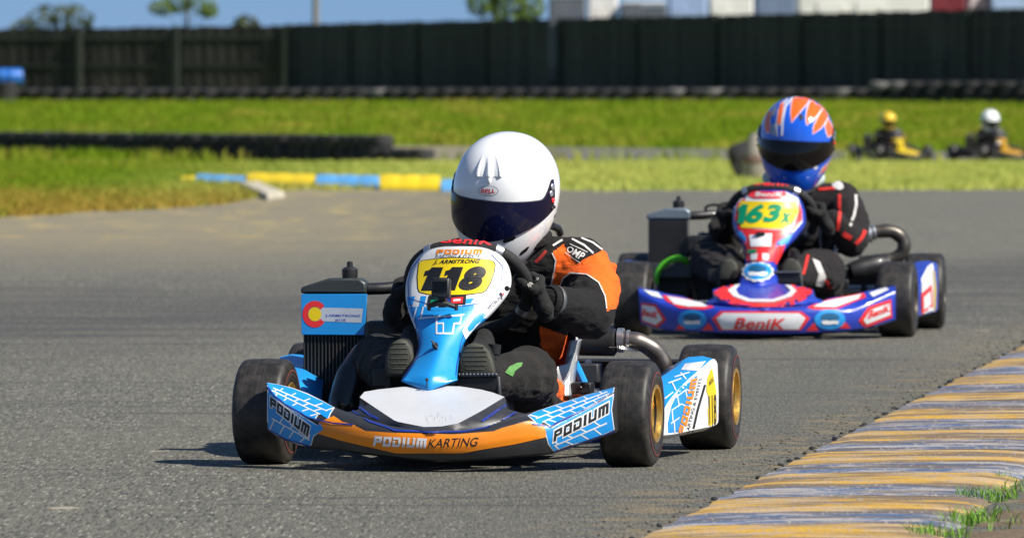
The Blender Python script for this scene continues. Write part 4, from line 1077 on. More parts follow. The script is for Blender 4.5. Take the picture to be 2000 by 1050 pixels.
# ---- driver
def remesh(name, mb, mats, parent, vox, smooth_it=8, fold=0.0, mf=None, seed=0, foldscale=14):
    o = mesh_obj('tmp', mb, mats if isinstance(mats, (list, tuple)) else [mats], smooth=False)
    md = o.modifiers.new('r', 'REMESH'); md.mode = 'VOXEL'; md.voxel_size = vox
    md = o.modifiers.new('s', 'SMOOTH'); md.factor = .5; md.iterations = smooth_it
    dg = bpy.context.evaluated_depsgraph_get(); dg.update()
    me = bpy.data.meshes.new_from_object(o.evaluated_get(dg)); me.name = name
    bpy.data.objects.remove(o)
    if fold:
        nv = len(me.vertices); CO = np.empty(nv*3, dtype=np.float32); me.vertices.foreach_get('co', CO); CO = CO.reshape(-1, 3).tolist()
        fold2 = lambda p: 1-abs(noise.noise((p.x*31+seed, p.y*31, p.z*52)))*2.6
        NO = [tuple(x.vector) for x in me.vertex_normals]; new = []
        for co, no in zip(CO, NO):
            p = Vector(co)
            f = 1-abs(noise.noise((p.x*foldscale+seed, p.y*foldscale, p.z*foldscale*1.7)))*2.2
            g = noise.noise((p.x*foldscale*2.3, p.y*foldscale*2.3+seed, p.z*foldscale*2.9))
            new.append(p+Vector(no)*(fold*(.85*max(f, -.6)+.45*g+.32*max(fold2(p), -.5))))
        me.vertices.foreach_set('co', [c for q in new for c in q])
        me.update()
    if not isinstance(mats, (list, tuple)): mats = [mats]
    me.materials.clear()
    for m in mats: me.materials.append(m)
    me.polygons.foreach_set('use_smooth', [True]*len(me.polygons))
    if mf:
        me.polygons.foreach_set('material_index', [mf(p.center) for p in me.polygons])
    else: me.polygons.foreach_set('material_index', [0]*len(me.polygons))
    me.update()
    ob = bpy.data.objects.new(name, me); COL.objects.link(ob)
    if parent is not None: ob.parent = parent
    return ob

def helmet(parent, c, yaw, pitch, roll, shell_mat, visor, detail=True, sc=1.0):
    """helmet axes: face towards -y, left +x; returned object carries visor and trim as children"""
    def shell(az, el, off=0.0):
        ce, se = math.cos(el), math.sin(el); sa, ca = math.sin(az), math.cos(az)
        up = se > 0
        a = .1335; b = .150 if ca < 0 else .152; cz = .152 if up else .212
        e = 2.15
        k = (abs(sa*ce/a)**e+abs(ca*ce/b)**e+abs(se/cz)**e)**(-1/e)
        x, y, z = sa*ce*k, -ca*ce*k, se*k
        if z < 0:                                # chin: narrows and comes forward
            t = min(-z/.212, 1); x *= 1-.24*t*t; y += (-.040*t if y < 0 else -.03*t)
        p = Vector((x, y, z)); return p*(1+off/max(p.length, 1e-6))
    els = [R(q) for q in list(range(-65, 88, 4))+[89.5]]
    mb = MB(); seg = 64
    mb.grid([[shell(2*PI*k/seg, e) for k in range(seg)] for e in els], wrap=True)
    rim = mb.v[:seg]; mb.grid([rim, [p*.93 for p in rim], [Vector((p.x*.8, p.y*.8, p.z+.03)) for p in rim]], wrap=True)
    h = mesh_obj('helmet', mb, shell_mat, parent, angle=50, merge=1e-5)
    h.rotation_mode = 'XYZ'
    M = Matrix.Translation(c) @ Matrix.Rotation(yaw, 4, 'Z') @ Matrix.Rotation(roll, 4, 'Y') @ Matrix.Rotation(pitch, 4, 'X') @ Matrix.Scale(sc, 4)
    h.matrix_local = M
    # visor: a proud curved band from pivot to pivot
    def lim(az):
        t = abs(az)/R(86); k = max(0, (t-.72)/.28); k = k*k*(3-2*k)
        hi = R(2.0)-R(1.5)*t+R(19)*k; lo = R(-36)+R(22)*t**1.5
        return lo, hi
    rows = []; n = 48
    for i in range(n+1):
        az = R(-86)+R(172)*i/n; lo, hi = lim(az)
        rows.append([shell(az, lo-R(.6), -.001)]+[shell(az, lo+(hi-lo)*j/8, .0055) for j in range(9)]+[shell(az, hi+R(.6), -.001)])
    mb = MB(); mb.grid(rows); mb.face_to((0, 0, 0)); mb.f = [f[::-1] for f in mb.f]
    vi = mesh_obj('visor', mb, visor, h, recalc=False, angle=50)
    if detail:
        for s in (-1, 1):
            for (az, el, r, m) in ((81, 12.0, .0092, ALU), (77, 5.5, .0082, ALU), (81, -2.5, .0070, REDPL), (82, -11, .0055, BLACKPL)):
                p = shell(R(az)*s, R(el), .0055); nrm = p.normalized(); mb = MB()
                mb.lathe([(0, r), (.002, r), (.0035, r*.75), (.0035, r*.35), (.002, r*.3), (.002, 0)], 16, axis='z')
                q = nrm.to_track_quat('Z', 'Y').to_matrix(); mb.v = [p+q @ v for v in mb.v]; mesh_obj('pivot_screw', mb, m, h)
    mb = MB(); lw = [shell(2*PI*k/seg, R(-65), .003) for k in range(seg)]; mb.tube(lw+[lw[0]], .006, 8, caps=False); mesh_obj('edge_trim', mb, BLACKPL, h)
    return h, M

def glove(parent, ring, ang, side, mat, name='glove'):
    """hand closed on the steering wheel: palm outside the rim, four fingers over the front, thumb behind"""
    c, e2, nrm, Rr = ring
    p0 = ring_point(c, ang, Rr, e2); rad = (p0-c).normalized(); tan = (e2*math.cos(ang)-Vector((1, 0, 0))*math.sin(ang))
    if side < 0: tan = -tan                      # tan points along the rim, thumb end first
    fr_ = -nrm                                   # towards the front of the kart
    def q(t, deg, r): a = R(deg); return p0+tan*t+(rad*math.cos(a)+fr_*math.sin(a))*r
    mb = MB()
    for i, (ln, rr) in enumerate(((150, .0105), (165, .0112), (158, .0108), (140, .0095))):
        t = .031-.0215*i; r = .0165+rr
        mb.limb([(q(t*1.05, -35, r+.012), rr*1.25), (q(t*1.05, 25, r+.006), rr*1.18), (q(t, 75, r+.002), rr), (q(t, 120, r), rr*.95), (q(t, ln, r), rr*.85)], 10)
    mb.limb([(q(.036, -60, .036), .014), (q(.05, -100, .032), .0125), (q(.05, -150, .029), .011), (q(.044, -185, .028), .0095)], 10)
    pal = p0+rad*.030-fr_*.016
    mb.limb([(pal+tan*.028, .017), (pal-tan*.030, .017)]); mb.limb([(pal+tan*.02, .019), (pal-tan*.02, .019)])
    wrist = p0+rad*.052-fr_*.055-tan*.012
    mb.limb([(pal+tan*.015, .019), (wrist+tan*.008, .021)]); mb.limb([(pal-tan*.020, .018), (wrist-tan*.010, .021)])
    return remesh(name, mb, mat, parent, .0034, 3, .0012, foldscale=40), wrist

def shoe(parent, fr, outline, v, mat):
    """the sole stands towards the camera, upper tapers back to the ankle"""
    P = [fr.K(x, y, v) for x, y in outline]; c = sum(P, Vector())/len(P)
    mb = MB(); n = len(P)
    rings = [[p*.0+c+(p-c)*f+Vector((0, d, dz)) for p in P] for f, d, dz in ((.0, -.002, 0), (.80, -.002, 0), (.96, .001, 0), (1.0, .006, 0), (1.0, .020, 0))]
    mb.grid(rings, wrap=True)
    up = MB(); up.grid([[c+(p-c)*f+Vector((0, d, dz)) for p in P] for f, d, dz in ((.95, .018, 0), (.98, .026, 0), (.93, .06, .005), (.75, .11, .02), (.55, .15, .05), (.0, .16, .06))], wrap=True)
    o = mesh_obj('shoe', up, mat, parent, merge=1e-5); mesh_obj('sole', mb, RUBSOLE, o, merge=1e-5, angle=50)
    mb = MB()
    for k in range(6):
        f = -.75+.3*k; w = max(p.x for p in P)-c.x; hh = max(p.z for p in P)-c.z
        mb.box(c+Vector((0, -.0016, hh*f)), (w*1.3*math.sqrt(max(.05, 1-f*f*.8)), .003, .004))
    mesh_obj('tread', mb, RUBSOLE, o, bevel=.0015)
    return o

def driver(fr, name_label, J, suit, mf, pants_fold=.004, vox=.0055, rings=None, glove_mat=GLOVE, group=None, with_hands=True):
    p = bpy.data.objects.new('x', None); bpy.data.objects.remove(p)
    mb = MB()
    for ch in J['limbs']: mb.limb(ch)
    for (c, r, e) in J['ells']: mb.ell(c, r, 18, 12, Matrix.Rotation(R(e), 3, 'X'))
    body = remesh('person', mb, suit, None, vox, 7, .0042 if vox < .008 else 0, mf, seed=3)
    body.matrix_world = fr.M
    tag(body, name_label, 'person', group)
    return body
# ---------------------------------------------------------------- kart with number 118 and its driver
kart1 = empty('racing_kart', F1.O, -F1.th); tag(kart1, 'leading racing kart in sky blue, white and orange with yellow number 118 plate', 'go-kart', 'racing karts on the track')
def mf1(px, py): return 1 if (py > 601 and py > 601+(px-930)*1.0) or py > 640 else 0
P1 = dict(fr=F1, B=BUMP1, F=FAIR1, body=DARKPL, panel=PANELGREY, hoodmat=DARKPL, fmats=[WHITEPL, BLUEPL], fmf=mf1, rim=GOLD, frame=NAVY, accent=BLUEPL, wheel_c=L(916, 560, .40), rad=(592, 711, 573, 782), pod=POD1, podmat=BLUEPL, podface=WHITEPL)
k1 = build_kart(F1, kart1, P1)
# intake silencer beside the right leg
mb = MB(); mb.limb([(L(738, 676, .42), .036), (L(716, 700, .38), .046), (L(692, 740, .34), .050), (L(676, 790, .31), .048)], 18)
remesh('intake_silencer', mb, paint('glossy_black_plastic', (.010, .010, .011, 1), .28, coat=.2, dirt=.3), kart1, .006, 10)
mb = MB(); mb.lathe([(-.03, .0), (-.03, .022), (.02, .026), (.024, .02), (.024, 0)], 20, c=L(722, 716, .30), axis='x'); mesh_obj('intake_trumpet', mb, paint('brown_tube', (.10, .085, .07, 1), .4, metal=.4), kart1)
# action camera clipped to the fairing
gc = L(862, 562, .085); tilt = Matrix.Rotation(R(-8), 3, 'X')
mb = MB(); mb.box(gc, (.047, .034, .050), tilt); ac = mesh_obj('action_camera', mb, BLACKPL, kart1, bevel=.006)
mb = MB(); mb.box(gc+Vector((.0, -.0185, .004)), (.036, .004, .026), tilt); mesh_obj('lens_window', mb, VISBLK, ac, bevel=.002)
mb = MB(); mb.box(gc+Vector((.002, .006, -.034)), (.018, .02, .03)); mb.tube([L(838, 597, .092), L(852, 592, .080), L(872, 592, .080), L(893, 600, .095)], [.006, .008, .008, .006], 8); mb.tube([L(838, 606, .088), L(838, 594, .088)], .005, 8); mb.tube([L(891, 606, .090), L(891, 594, .090)], .005, 8)
mesh_obj('camera_mount', mb, BLACKPL, ac)
bf = bvh_of(k1['fairing']); fa = k1['fairing']
def stick(polys, mat, name='sticker', off=.0014, step=7, bv=None, par=None): return decal(F1, bv or bf, polys, mat, par or fa, name, off, step)
def words(s, quad, mat, bold=0, shear=0, bv=None, par=None, off=.0030): return lettering(F1, bv or bf, s, quad, mat, par or fa, 'lettering', bold, shear, off)
plate = [(820, 512), (826, 509), (850, 506), (880, 504), (920, 505), (955, 508), (963, 511), (966, 518), (964, 532), (956, 554), (948, 567), (941, 571), (905, 575), (870, 576), (836, 574), (820, 570), (817, 562), (816, 540), (818, 520)]
stick([inset(plate, -2.2)], INK, 'plate_border', .0012); stick([plate], YELLOWPL, 'number_plate', .0020)
words('J. ARMSTRONG', [(848, 507.5), (938, 506.5), (936, 516.5), (845, 518)], INK, .045, .28)
def one(x0, x1, y0, y1): return [[(x0+(x1-x0)*a, y0+(y1-y0)*b) for a, b in ((.50, 0), (1.0, 0), (.62, 1), (.0, 1), (.30, .34), (.12, .40), (.20, .16), (.38, .12))]]
stick(one(822, 866, 522, 568), INK, 'digit', .0030, 5); stick(one(862, 905, 521.5, 567.5), INK, 'digit', .0030, 5)
words('8', [(904, 520.5), (951, 520), (944, 567), (893, 568)], INK, .075, .24)
decal(F1, bf, block_word('PODIUM', [(854, 487.5), (942, 487), (940, 496), (852, 496.5)]), ORANGEPL, fa, 'lettering', .003, 6)
words('KARTING & EVENTS', [(852, 497.6), (938, 497), (936, 502.4), (850, 503.2)], GREYINK, .004, .15)
words('MYCHRON', [(952, 601), (974, 578), (978, 583), (956, 606)], GREYINK, 0, .1); words('5', [(975, 575.5), (982, 568.5), (985, 574), (979, 580.5)], REDPL, .03, .1)
stick([[(795, 580), (811, 578), (806, 596), (797, 598)], [(799, 602), (812, 600), (812, 618), (806, 622)], [(822, 578), (833, 578), (828, 600), (818, 600)],
       [(836, 600), (900, 597), (897, 606), (836, 606)], [(903, 596), (928, 592), (922, 606), (904, 606)], [(905, 584), (926, 582), (920, 592), (902, 594)],
       [(935, 604), (951, 600), (944, 612), (930, 621)]], BLUEPL)
stick([[(902, 646), (921, 618), (934, 604), (950, 598), (951, 606), (938, 628), (921, 647), (909, 662)]], WHITEPL, off=.0034, step=4)
stick([[(912, 640), (926, 619), (939, 611), (938, 622), (924, 641), (915, 648)], [(930, 634), (941, 612), (946, 610), (941, 624)]], BLUEPL, off=.0052, step=4)
stick(stroke([(818, 622), (860, 618), (884, 617), (906, 614)], 3)+stroke([(827, 600), (822, 622)], 3)+stroke([(814, 601), (808, 624)], 2.4)+stroke([(797, 600), (812, 640)], 2.2)
      + stroke([(853, 622), (853, 651), (884, 651), (887, 632), (899, 631)], 3.2)+stroke([(853, 632), (866, 631), (866, 651)], 2.5)+stroke([(868, 618), (902, 616), (898, 632)], 2.6), WHITEPL, 'white_line', .0030, 5)
stick(stroke([(817, 648), (820, 668), (815, 690), (803, 714), (790, 736)], 1.8)+stroke([(905, 655), (899, 672), (896, 692), (892, 712), (890, 732)], 1.6)+stroke([(820, 505), (803, 526), (797, 552), (799, 585), (816, 640)], 1.5)
      + stroke([(960, 497), (981, 520), (980, 545), (962, 590), (940, 612)], 1.4)+stroke([(792, 580), (840, 595), (905, 598), (938, 592)], 1.4), NAVY, 'edge_line', .0022, 5)
stick([[(838, 577), (911, 576), (909, 595), (834, 597)]], INK, off=.0034); stick([[(842, 586), (856, 586), (855, 594), (840, 594)]], GREENINK, off=.0046)
stick([[(870, 585), (880, 585), (879, 593), (869, 593)]], ROYAL, off=.0046); stick([[(882, 582), (905, 580), (903, 592), (881, 593)]], REDPL, off=.0046)
stick([[(886, 585), (900, 584), (899, 588), (886, 589)]], WHITEPL, off=.0058)
mb = MB()
for (x, y, v) in ((850, 674, .02),):
    c = L(x, y, v); mb.lathe([(-.009, 0), (-.009, .006), (-.003, .008), (0, .008), (0, 0)], 14, c=c, axis='y'); mb.tube([c+Vector((-.008, -.008, .013)), c+Vector((.008, -.008, -.010))], .0028, 6)
mesh_obj('fastener', mb, BLACKPL, fa); mb = MB()
c = L(990, 563, .19); mb.lathe([(-.006, 0), (-.006, .005), (0, .007), (0, 0)], 14, c=c, axis='y'); mb.tube([c+Vector((0, -.004, 0)), c+Vector((.012, -.006, 0))], .0025, 6)
mesh_obj('fastener', mb, BLACKPL, fa); mb = MB()
c = L(834, 741, -.088); mb.ell(c, .0045, 10, 6); mb.tube([c, L(834, 757, -.09)], .0017, 6)
mesh_obj('fastener', mb, BLACKPL, fa)

# bumper print
bb = bvh_of([k1['bumper'], k1['hood']]); bu = k1['bumper']
stick([[(652, 812), (668, 823), (691, 829), (714, 841), (774, 845), (886, 848), (963, 842), (982, 835), (1034, 821), (1066, 831), (1066, 853), (1003, 867), (940, 877), (903, 884), (774, 884), (668, 860), (618, 845), (624, 824)]], ORANGEPL, 'orange_band', .0032, 4, bb, bu)
decal(F1, bb, block_word('PODIUM', [(732, 851), (834, 856), (832, 874), (729, 869.5)]), WHITEPL, bu, 'lettering', .0052, 4)
words('KARTING', [(839, 857), (935, 853.5), (932, 870), (835, 874)], INK, .004, .12, bb, bu, .0052)
LW_T = [(521, 748), (545, 752), (572, 759), (600, 770), (628, 783), (652, 796), (645, 806), (640, 818), (622, 806), (615, 818), (602, 813), (578, 803), (556, 788), (536, 772), (524, 757)]
LW_F = [(524, 762), (540, 778), (560, 795), (602, 820), (621, 831), (626, 826), (632, 838), (612, 850), (607, 868), (585, 866), (560, 856), (540, 847), (524, 836)]
RW_T = [(1032, 811), (1050, 803), (1085, 792), (1142, 773), (1199, 757), (1197, 767), (1170, 782), (1138, 800), (1100, 818), (1076, 831), (1062, 822), (1052, 834), (1045, 822)]
RW_F = [(1066, 842), (1062, 832), (1078, 836), (1100, 822), (1140, 803), (1197, 773), (1193, 800), (1198, 838), (1170, 850), (1140, 860), (1110, 868), (1082, 879), (1072, 866)]
for poly in (LW_T, LW_F, RW_T, RW_F): stick([inset(poly, -2)], WHITEPL, 'wing_edge', .0026, 4, bb, bu); stick([poly], BLUEPL, 'wing_sticker', .0040, 4, bb, bu)
stick(brick_lines([(522, 748), (652, 797), (612, 815), (530, 768)], 3, 5, 4, 2.2, .6), WHITEPL, 'white_line', .0056, 4, bb, bu)
stick(brick_lines([(1034, 811), (1198, 757), (1192, 773), (1072, 831)], 3, 6, 9, 2.2, -.6), WHITEPL, 'white_line', .0056, 4, bb, bu)
stick(brick_lines([(526, 788), (606, 848), (604, 868), (524, 836)], 2, 4, 2, 2.4, .8), WHITEPL, 'white_line', .0056, 4, bb, bu)
stick(brick_lines([(1080, 860), (1196, 802), (1197, 838), (1086, 878)], 2, 4, 6, 2.6, -.9), WHITEPL, 'white_line', .0056, 4, bb, bu)
decal(F1, bb, block_word('PODIUM', [(529, 774), (607, 832), (602, 852), (529, 793)], .022, .14), WHITEPL, bu, 'lettering_edge', .0066, 4); decal(F1, bb, block_word('PODIUM', [(1082, 841), (1188, 785), (1187, 806), (1080, 862)], .02, .14), WHITEPL, bu, 'lettering_edge', .0066, 4)
decal(F1, bb, block_word('PODIUM', [(529, 774), (607, 832), (602, 852), (529, 793)]), INK, bu, 'lettering', .0082, 4)
decal(F1, bb, block_word('PODIUM', [(1082, 841), (1188, 785), (1187, 806), (1080, 862)]), INK, bu, 'lettering', .0082, 4)
stick(stroke([(520, 752), (536, 772), (556, 789), (602, 815), (650, 826), (690, 829)], 2.2)+stroke([(1199, 771), (1138, 802), (1074, 833), (1040, 828)], 2.2)+stroke([(522, 836), (560, 857), (606, 870)], 2.4)+stroke([(1082, 881), (1140, 862), (1199, 841)], 2.4), NAVY, 'edge_line', .0060, 4, bb, bu)
stick(stroke([(676, 794), (720, 822), (772, 840), (845, 844), (905, 843), (950, 835), (990, 815), (1022, 798)], 3)+stroke([(690, 786), (722, 810), (740, 818)], 4)+stroke([(942, 822), (972, 802), (996, 784)], 4.5), NAVY, 'trim_line', .0055, 4, bb, k1['hood'])
tb = bvh_of(k1['top']); rn = random.Random(8)
stick([s for k in range(26) for s in stroke([(lambda x, y: (x, y))(rn.gauss(858, 13), rn.gauss(806, 6))]*1+[(0, 0)], 1)][:0] or [q for k in range(26) for q in [(lambda x, y, l, w: [(x, y), (x+w, y+.5), (x+w*.7+.4, y+l), (x+.2, y+l-.6)])(rn.gauss(856, 15), rn.gauss(812, 6), rn.uniform(3, 9), rn.uniform(.25, .6))]], paint('rub_mark', (.46, .43, .37, 1), .6, dirt=.2), 'scuff_marks', .0016, 5, tb, k1['top'])
# side pod print
pod = k1['pods'][1]; bp = bvh_of(pod)
face = [(1305, 858), (1303, 826), (1310, 790), (1326, 756), (1345, 740), (1364, 728), (1380, 713), (1386, 708), (1391, 720), (1399, 763), (1400, 826), (1393, 840), (1354, 853)]
stick([[(1306, 856), (1304, 826), (1311, 792), (1327, 758), (1346, 742), (1362, 732), (1330, 846), (1322, 855)]], BLUEPL, 'pod_panel', .0018, 6, bp, pod)
for q_ in ([(1299, 778), (1314, 766)], [(1300, 806), (1306, 800)], [(1306, 748), (1330, 739)], [(1318, 736), (1346, 727)], [(1312, 745), (1320, 762)], [(1330, 728), (1340, 740)], [(1312, 800), (1330, 788), (1338, 792)], [(1310, 826), (1326, 815)], [(1318, 776), (1340, 760), (1350, 764)], [(1334, 752), (1356, 738)], [(1322, 770), (1326, 792)], [(1316, 822), (1318, 852)], [(1338, 760), (1342, 778)], [(1312, 800), (1314, 824)]):
    stick(stroke(q_, 2.2), WHITEPL, 'white_line', .0032, 4, bp, pod)
stick([[(1338, 710), (1379, 705), (1364, 724), (1330, 722)]], WHITEPL, 'pod_panel', .0022, 5, bp, pod)
decal(F1, bp, block_word('PODIUM', [(1324, 842), (1349, 741), (1362, 737), (1335, 853)]), ORANGEPL, pod, 'lettering', .0045, 5)
words('KARTING & EVENTS', [(1338, 846), (1365, 738), (1370, 738), (1344, 849)], GREYINK, .004, 0, bp, pod, .0045)
stick(stroke([(1376, 752), (1362, 800), (1350, 853)], 4), INK, 'stripe', .0038, 6, bp, pod)
stick([[(1381, 738), (1388, 720), (1391, 722), (1398, 762), (1399, 826), (1392, 839), (1384, 842), (1382, 800), (1385, 780), (1379, 762)]], YELLOWPL, 'number_plate', .0034, 6, bp, pod)
words('118', [(1383, 772), (1398, 768), (1398, 828), (1385, 836)], INK, .02, 0, bp, pod, .005); words('ARMSTRONG', [(1383, 745), (1391, 735), (1393, 744), (1384, 754)], INK, .01, 0, bp, pod, .005)
# radiator flag plate
rad = k1['rad']; mb = MB(); q = [L(588, 574, .585), L(717, 574, .585), L(712, 654, .585), L(589, 653, .585)]; mb.prism(q, (0, .004, 0))
fl = mesh_obj('flag_plate', mb, BLUEPL, rad, bevel=.001); bfl = bvh_of(fl)
stick([[(612, 600), (709, 602), (706, 630), (612, 626)]], paint('pearl_white_foil', (.62, .66, .74, 1), .3, metal=.3, coat=.3), 'white_band', .0012, 8, bfl, rad)
ringp = oval(615, 613, 24, 26, 26, 0, R(38), R(322))+list(reversed(oval(615, 613, 13.5, 14.5, 26, 0, R(38), R(322))))
stick([ringp], REDPL, 'flag_emblem', .0022, 6, bfl, rad); stick([oval(615, 613, 12.8, 13.8)], YELLOWPL, 'flag_emblem', .0024, 6, bfl, rad)
words('J.ARMSTRONG', [(636, 613), (704, 614), (703, 620), (636, 619)], ROYAL, .01, 0, bfl, rad, .003); words('#118', [(655, 622), (675, 622), (675, 627), (655, 627)], ROYAL, .01, 0, bfl, rad, .003)
bw = bvh_of(k1['wheel'])
words('BeniK', [(862, 462), (964, 467), (962, 479), (860, 474)], REDPL, .02, .15, bw, k1['wheel'], .0045)

# the driver
SH, EL, WR = L(1130, 522, .76), L(1150, 612, .60), L(1082, 590, .47)
ORG = [(1078, 493), (1101, 476), (1127, 515), (1140, 506), (1177, 488), (1215, 500), (1215, 600), (1186, 606), (1183, 584), (1170, 553), (1146, 536), (1115, 533), (1101, 543), (1094, 560), (1075, 558), (1086, 509)]
ORB = [(1053, 636), (1110, 656), (1110, 790), (1086, 772), (1083, 748), (1093, 731), (1077, 704), (1056, 676)]
def mfp(p):
    x, y = F1.px(p)
    if p.y > .50 and inpoly(x, y, ORG): return 1
    if p.y > .56 and inpoly(x, y, ORB): return 1
    return 2 if (p.z < .33 and p.y < .62) else 0
J1 = dict(limbs=[[(Vector((.04, .83, .15)), .125), (Vector((.045, .84, .28)), .132), (Vector((.05, .80, .41)), .128)],
                 [(L(905, 520, .80), .072), (Vector((.045, .79, .455)), .098), (SH, .080)],
                 [(Vector((.045, .78, .48)), .075), (Vector((.04, .74, .57)), .066)],
                 [(SH, .080), (L(1160, 560, .69), .068), (EL, .066), (L(1112, 600, .52), .051), (WR, .041)],
                 [(L(905, 520, .80), .076), (L(835, 570, .70), .066), (L(795, 610, .60), .062), (L(792, 600, .50), .048), (L(795, 590, .46), .041)],
                 [(Vector((.105, .77, .125)), .086), (L(1026, 740, .50), .078), (L(1032, 732, .34), .072), (L(985, 738, .20), .055), (L(945, 738, .10), .046)],
                 [(Vector((-.06, .77, .135)), .098), (L(800, 715, .50), .082), (L(738, 705, .36), .068), (L(765, 725, .20), .055), (L(785, 735, .12), .046)]],
          ells=[(Vector((.04, .80, .13)), (.155, .13, .11), 0), (Vector((.05, .78, .38)), (.155, .12, .13), 20)])
p1 = driver(F1, 'driver in orange and black racing suit and plain white helmet, steering the leading kart', J1, [SUITBLK, SUITORG, PANTS], mfp, vox=.0046, group='kart drivers')
gl, wr = glove(p1, k1['ring'], R(-6), 1, GLOVE); gr, _ = glove(p1, k1['ring'], R(190), -1, GLOVE)
b1 = bvh_of(p1)
def pstick(polys, mat, name, off=.003, step=5): return decal(F1, b1, polys, mat, p1, name, off*1.9, step)
PIPING = paint('white_piping', (.62, .60, .57, 1), .7)
pstick(stroke([(1079, 495), (1086, 509), (1082, 534), (1076, 557)], 2.4)+stroke([(1093, 563), (1101, 543), (1115, 533), (1146, 536), (1169, 552), (1181, 578), (1184, 602)], 2.2), PIPING, 'piping')
pstick([[(1101, 474), (1106, 466), (1132, 466), (1159, 474), (1177, 487), (1141, 506), (1127, 515)]], SUITBLK, 'shoulder_patch', .002)
pstick(stroke([(1118, 468), (1140, 479), (1158, 495)], 3.4)+stroke([(1136, 466), (1158, 475), (1175, 488)], 3)+stroke([(1081, 480), (1098, 470)], 4), PIPING, 'shoulder_stripe', .004)
lettering(F1, b1, 'OMP', [(1112, 480), (1144, 497), (1136, 510), (1106, 491)], PIPING, p1, 'lettering', .02, .1, .009, 5)
pstick(stroke([(1114, 477), (1147, 494)], 1.4)+stroke([(1105, 494), (1134, 514)], 1.4), PIPING, 'patch_line', .0045)
pstick([[(1000, 735), (985, 727), (994, 716), (1008, 709), (1020, 708), (1018, 715), (1004, 725), (1003, 730)]], paint('green_paint_scrape', (.09, .25, .06, 1), .8, dirt=.9, scale=120, grime=(.45, .55, .38, 1)), 'green_scrape')
mb = MB(); mb.box(L(1193, 526, .74), (.022, .05, .034), Matrix.Rotation(R(15), 3, 'Y')); mesh_obj('shoulder_loop', mb, SUITORG, p1, bevel=.006)
bg1 = bvh_of(gl)
lettering(F1, bg1, 'sparco', [(1029, 556), (1051, 541), (1054, 548), (1033, 563)], PALE, gl, 'lettering', .01, .1, .006, 3)
mb = MB(); d = (WR-L(1112, 600, .52)).normalized(); w_ = WR+d*.006
mb.tube([w_-d*.022, w_-d*.012, w_+d*.012, w_+d*.024], [.044, .043, .040, .036], 20, caps=False); mesh_obj('glove_cuff', mb, GLOVE, gl, solid=.003)
mb = MB(); mb.tube([w_-d*.006, w_+d*.006], .0445, 20, caps=False); mesh_obj('cuff_band', mb, GREYINK, gl, solid=.002)
for q in ((1073, 574, ALU), (1078, 588, REDPL), (1066, 612, ALU)):
    o_, d_ = F1.ray(q[0], q[1]); hh = bvh_of(gl.children[0]).ray_cast(o_, d_)[0]
    if hh is None: hh = WR
    mb = MB(); mb.ell(hh, (.009, .005, .011), 12, 8); mesh_obj('cuff_badge', mb, q[2], gl)
shoe(p1, F1, [(752, 736), (751, 715), (753, 694), (760, 675), (770, 666), (780, 662), (792, 665), (802, 677), (807, 698), (808, 720), (806, 737)], .05, GLOVE)
shoe(p1, F1, [(894, 736), (893, 715), (896, 697), (904, 680), (914, 672), (925, 670), (940, 673), (953, 685), (961, 704), (965, 722), (964, 738)], .04, GLOVE)
hc = L(990, 372, .70); h1, HM = helmet(p1, hc, R(-13), R(11), R(6), HELW, VISBLUE)
h1['label'] = 'plain white full-face helmet with dark mirrored visor'
bh = bvh_of(h1); HI = HM.inverted()
def hst(polys, mat, name, off=.001, step=4): return decal(F1, bh, polys, mat, h1, name, off, step, inv=HI)
hst([oval(954, 373, 19.5, 10)], INK, 'badge_edge', .0008); hst([oval(954, 373, 18.4, 9)], HELW, 'badge', .0016)
lettering(F1, bh, 'BELL', [(940.5, 369), (968, 368.5), (967, 376.5), (939.5, 377)], REDPL, h1, 'lettering', .035, 0, .0026, 4, inv=HI)
lettering(F1, bh, 'HELMETS', [(946, 378), (961, 377.6), (961, 380), (946, 380.4)], INK, h1, 'lettering', .02, 0, .0026, 4, inv=HI)
hst([[(981, 471), (986, 465), (1004, 460), (1008, 463), (1003, 469), (984, 475)], [(1014, 497), (1018, 491), (1031, 481), (1034, 482), (1029, 490), (1017, 499)]], INK, 'chin_vent', .0012)
hst([oval(1083, 404, 2, 3.4)], INK, 'screw', .0012); hst([oval(1085, 424, 3.2, 11, rot=.3)], INK, 'badge_edge', .0012); hst([oval(1085, 424, 2.2, 9.6, rot=.3)], HELW, 'badge', .002)
lettering(F1, bh, 'B', [(1083, 419), (1087, 417.5), (1086.5, 429), (1083, 431)], INK, h1, 'lettering', .02, 0, .003, 4, inv=HI)
gx, gy = 44, 60; rows = []
def sst(a, b, x): t = min(max((x-a)/(b-a), 0), 1); return t*t*(3-2*t)
for j in range(gy+1):
    y = 284+(366-284)*j/gy; row = []
    for i in range(gx+1):
        x = 931+(989-931)*i/gx; cxx = 956-.02*(y-320)
        hw = 13+13*sst(275, 345, y); d = abs(x-cxx)
        up = sst(286, 342, y)*(1-sst(345, 349, y))
        hgt = .0042*up*(1-sst(hw-3, hw, d))*(.55+.45*sst(hw*.35, hw*.75, d)) + .0030*up*(1-sst(1.5, 4, abs(d-hw+4)))
        hgt += .0075*sst(294, 346, y)*(1-sst(352, 364, y))*(1-sst(1, 8.5-.04*max(y-345, 0)*8, d))
        o, dd = F1.ray(x, y); h_, n_, _, _ = bh.ray_cast(o, dd)
        if h_ is None: h_ = o+dd*20; n_ = -dd
        if n_.dot(dd) > 0: n_ = -n_
        row.append(HI @ (h_+n_*(hgt-.0012)))
    rows.append(row)
mb = MB(); mb.grid(rows); mb.face_to(HI @ F1.o); mesh_obj('forehead_vent', mb, HELW, h1, recalc=False, angle=70)
mb = MB(); mb.tube([L(1076, 440, .76), L(1090, 446, .80), L(1094, 456, .82)], .010, 10); mesh_obj('helmet_clip', mb, BLACKPL, h1).matrix_parent_inverse = HI
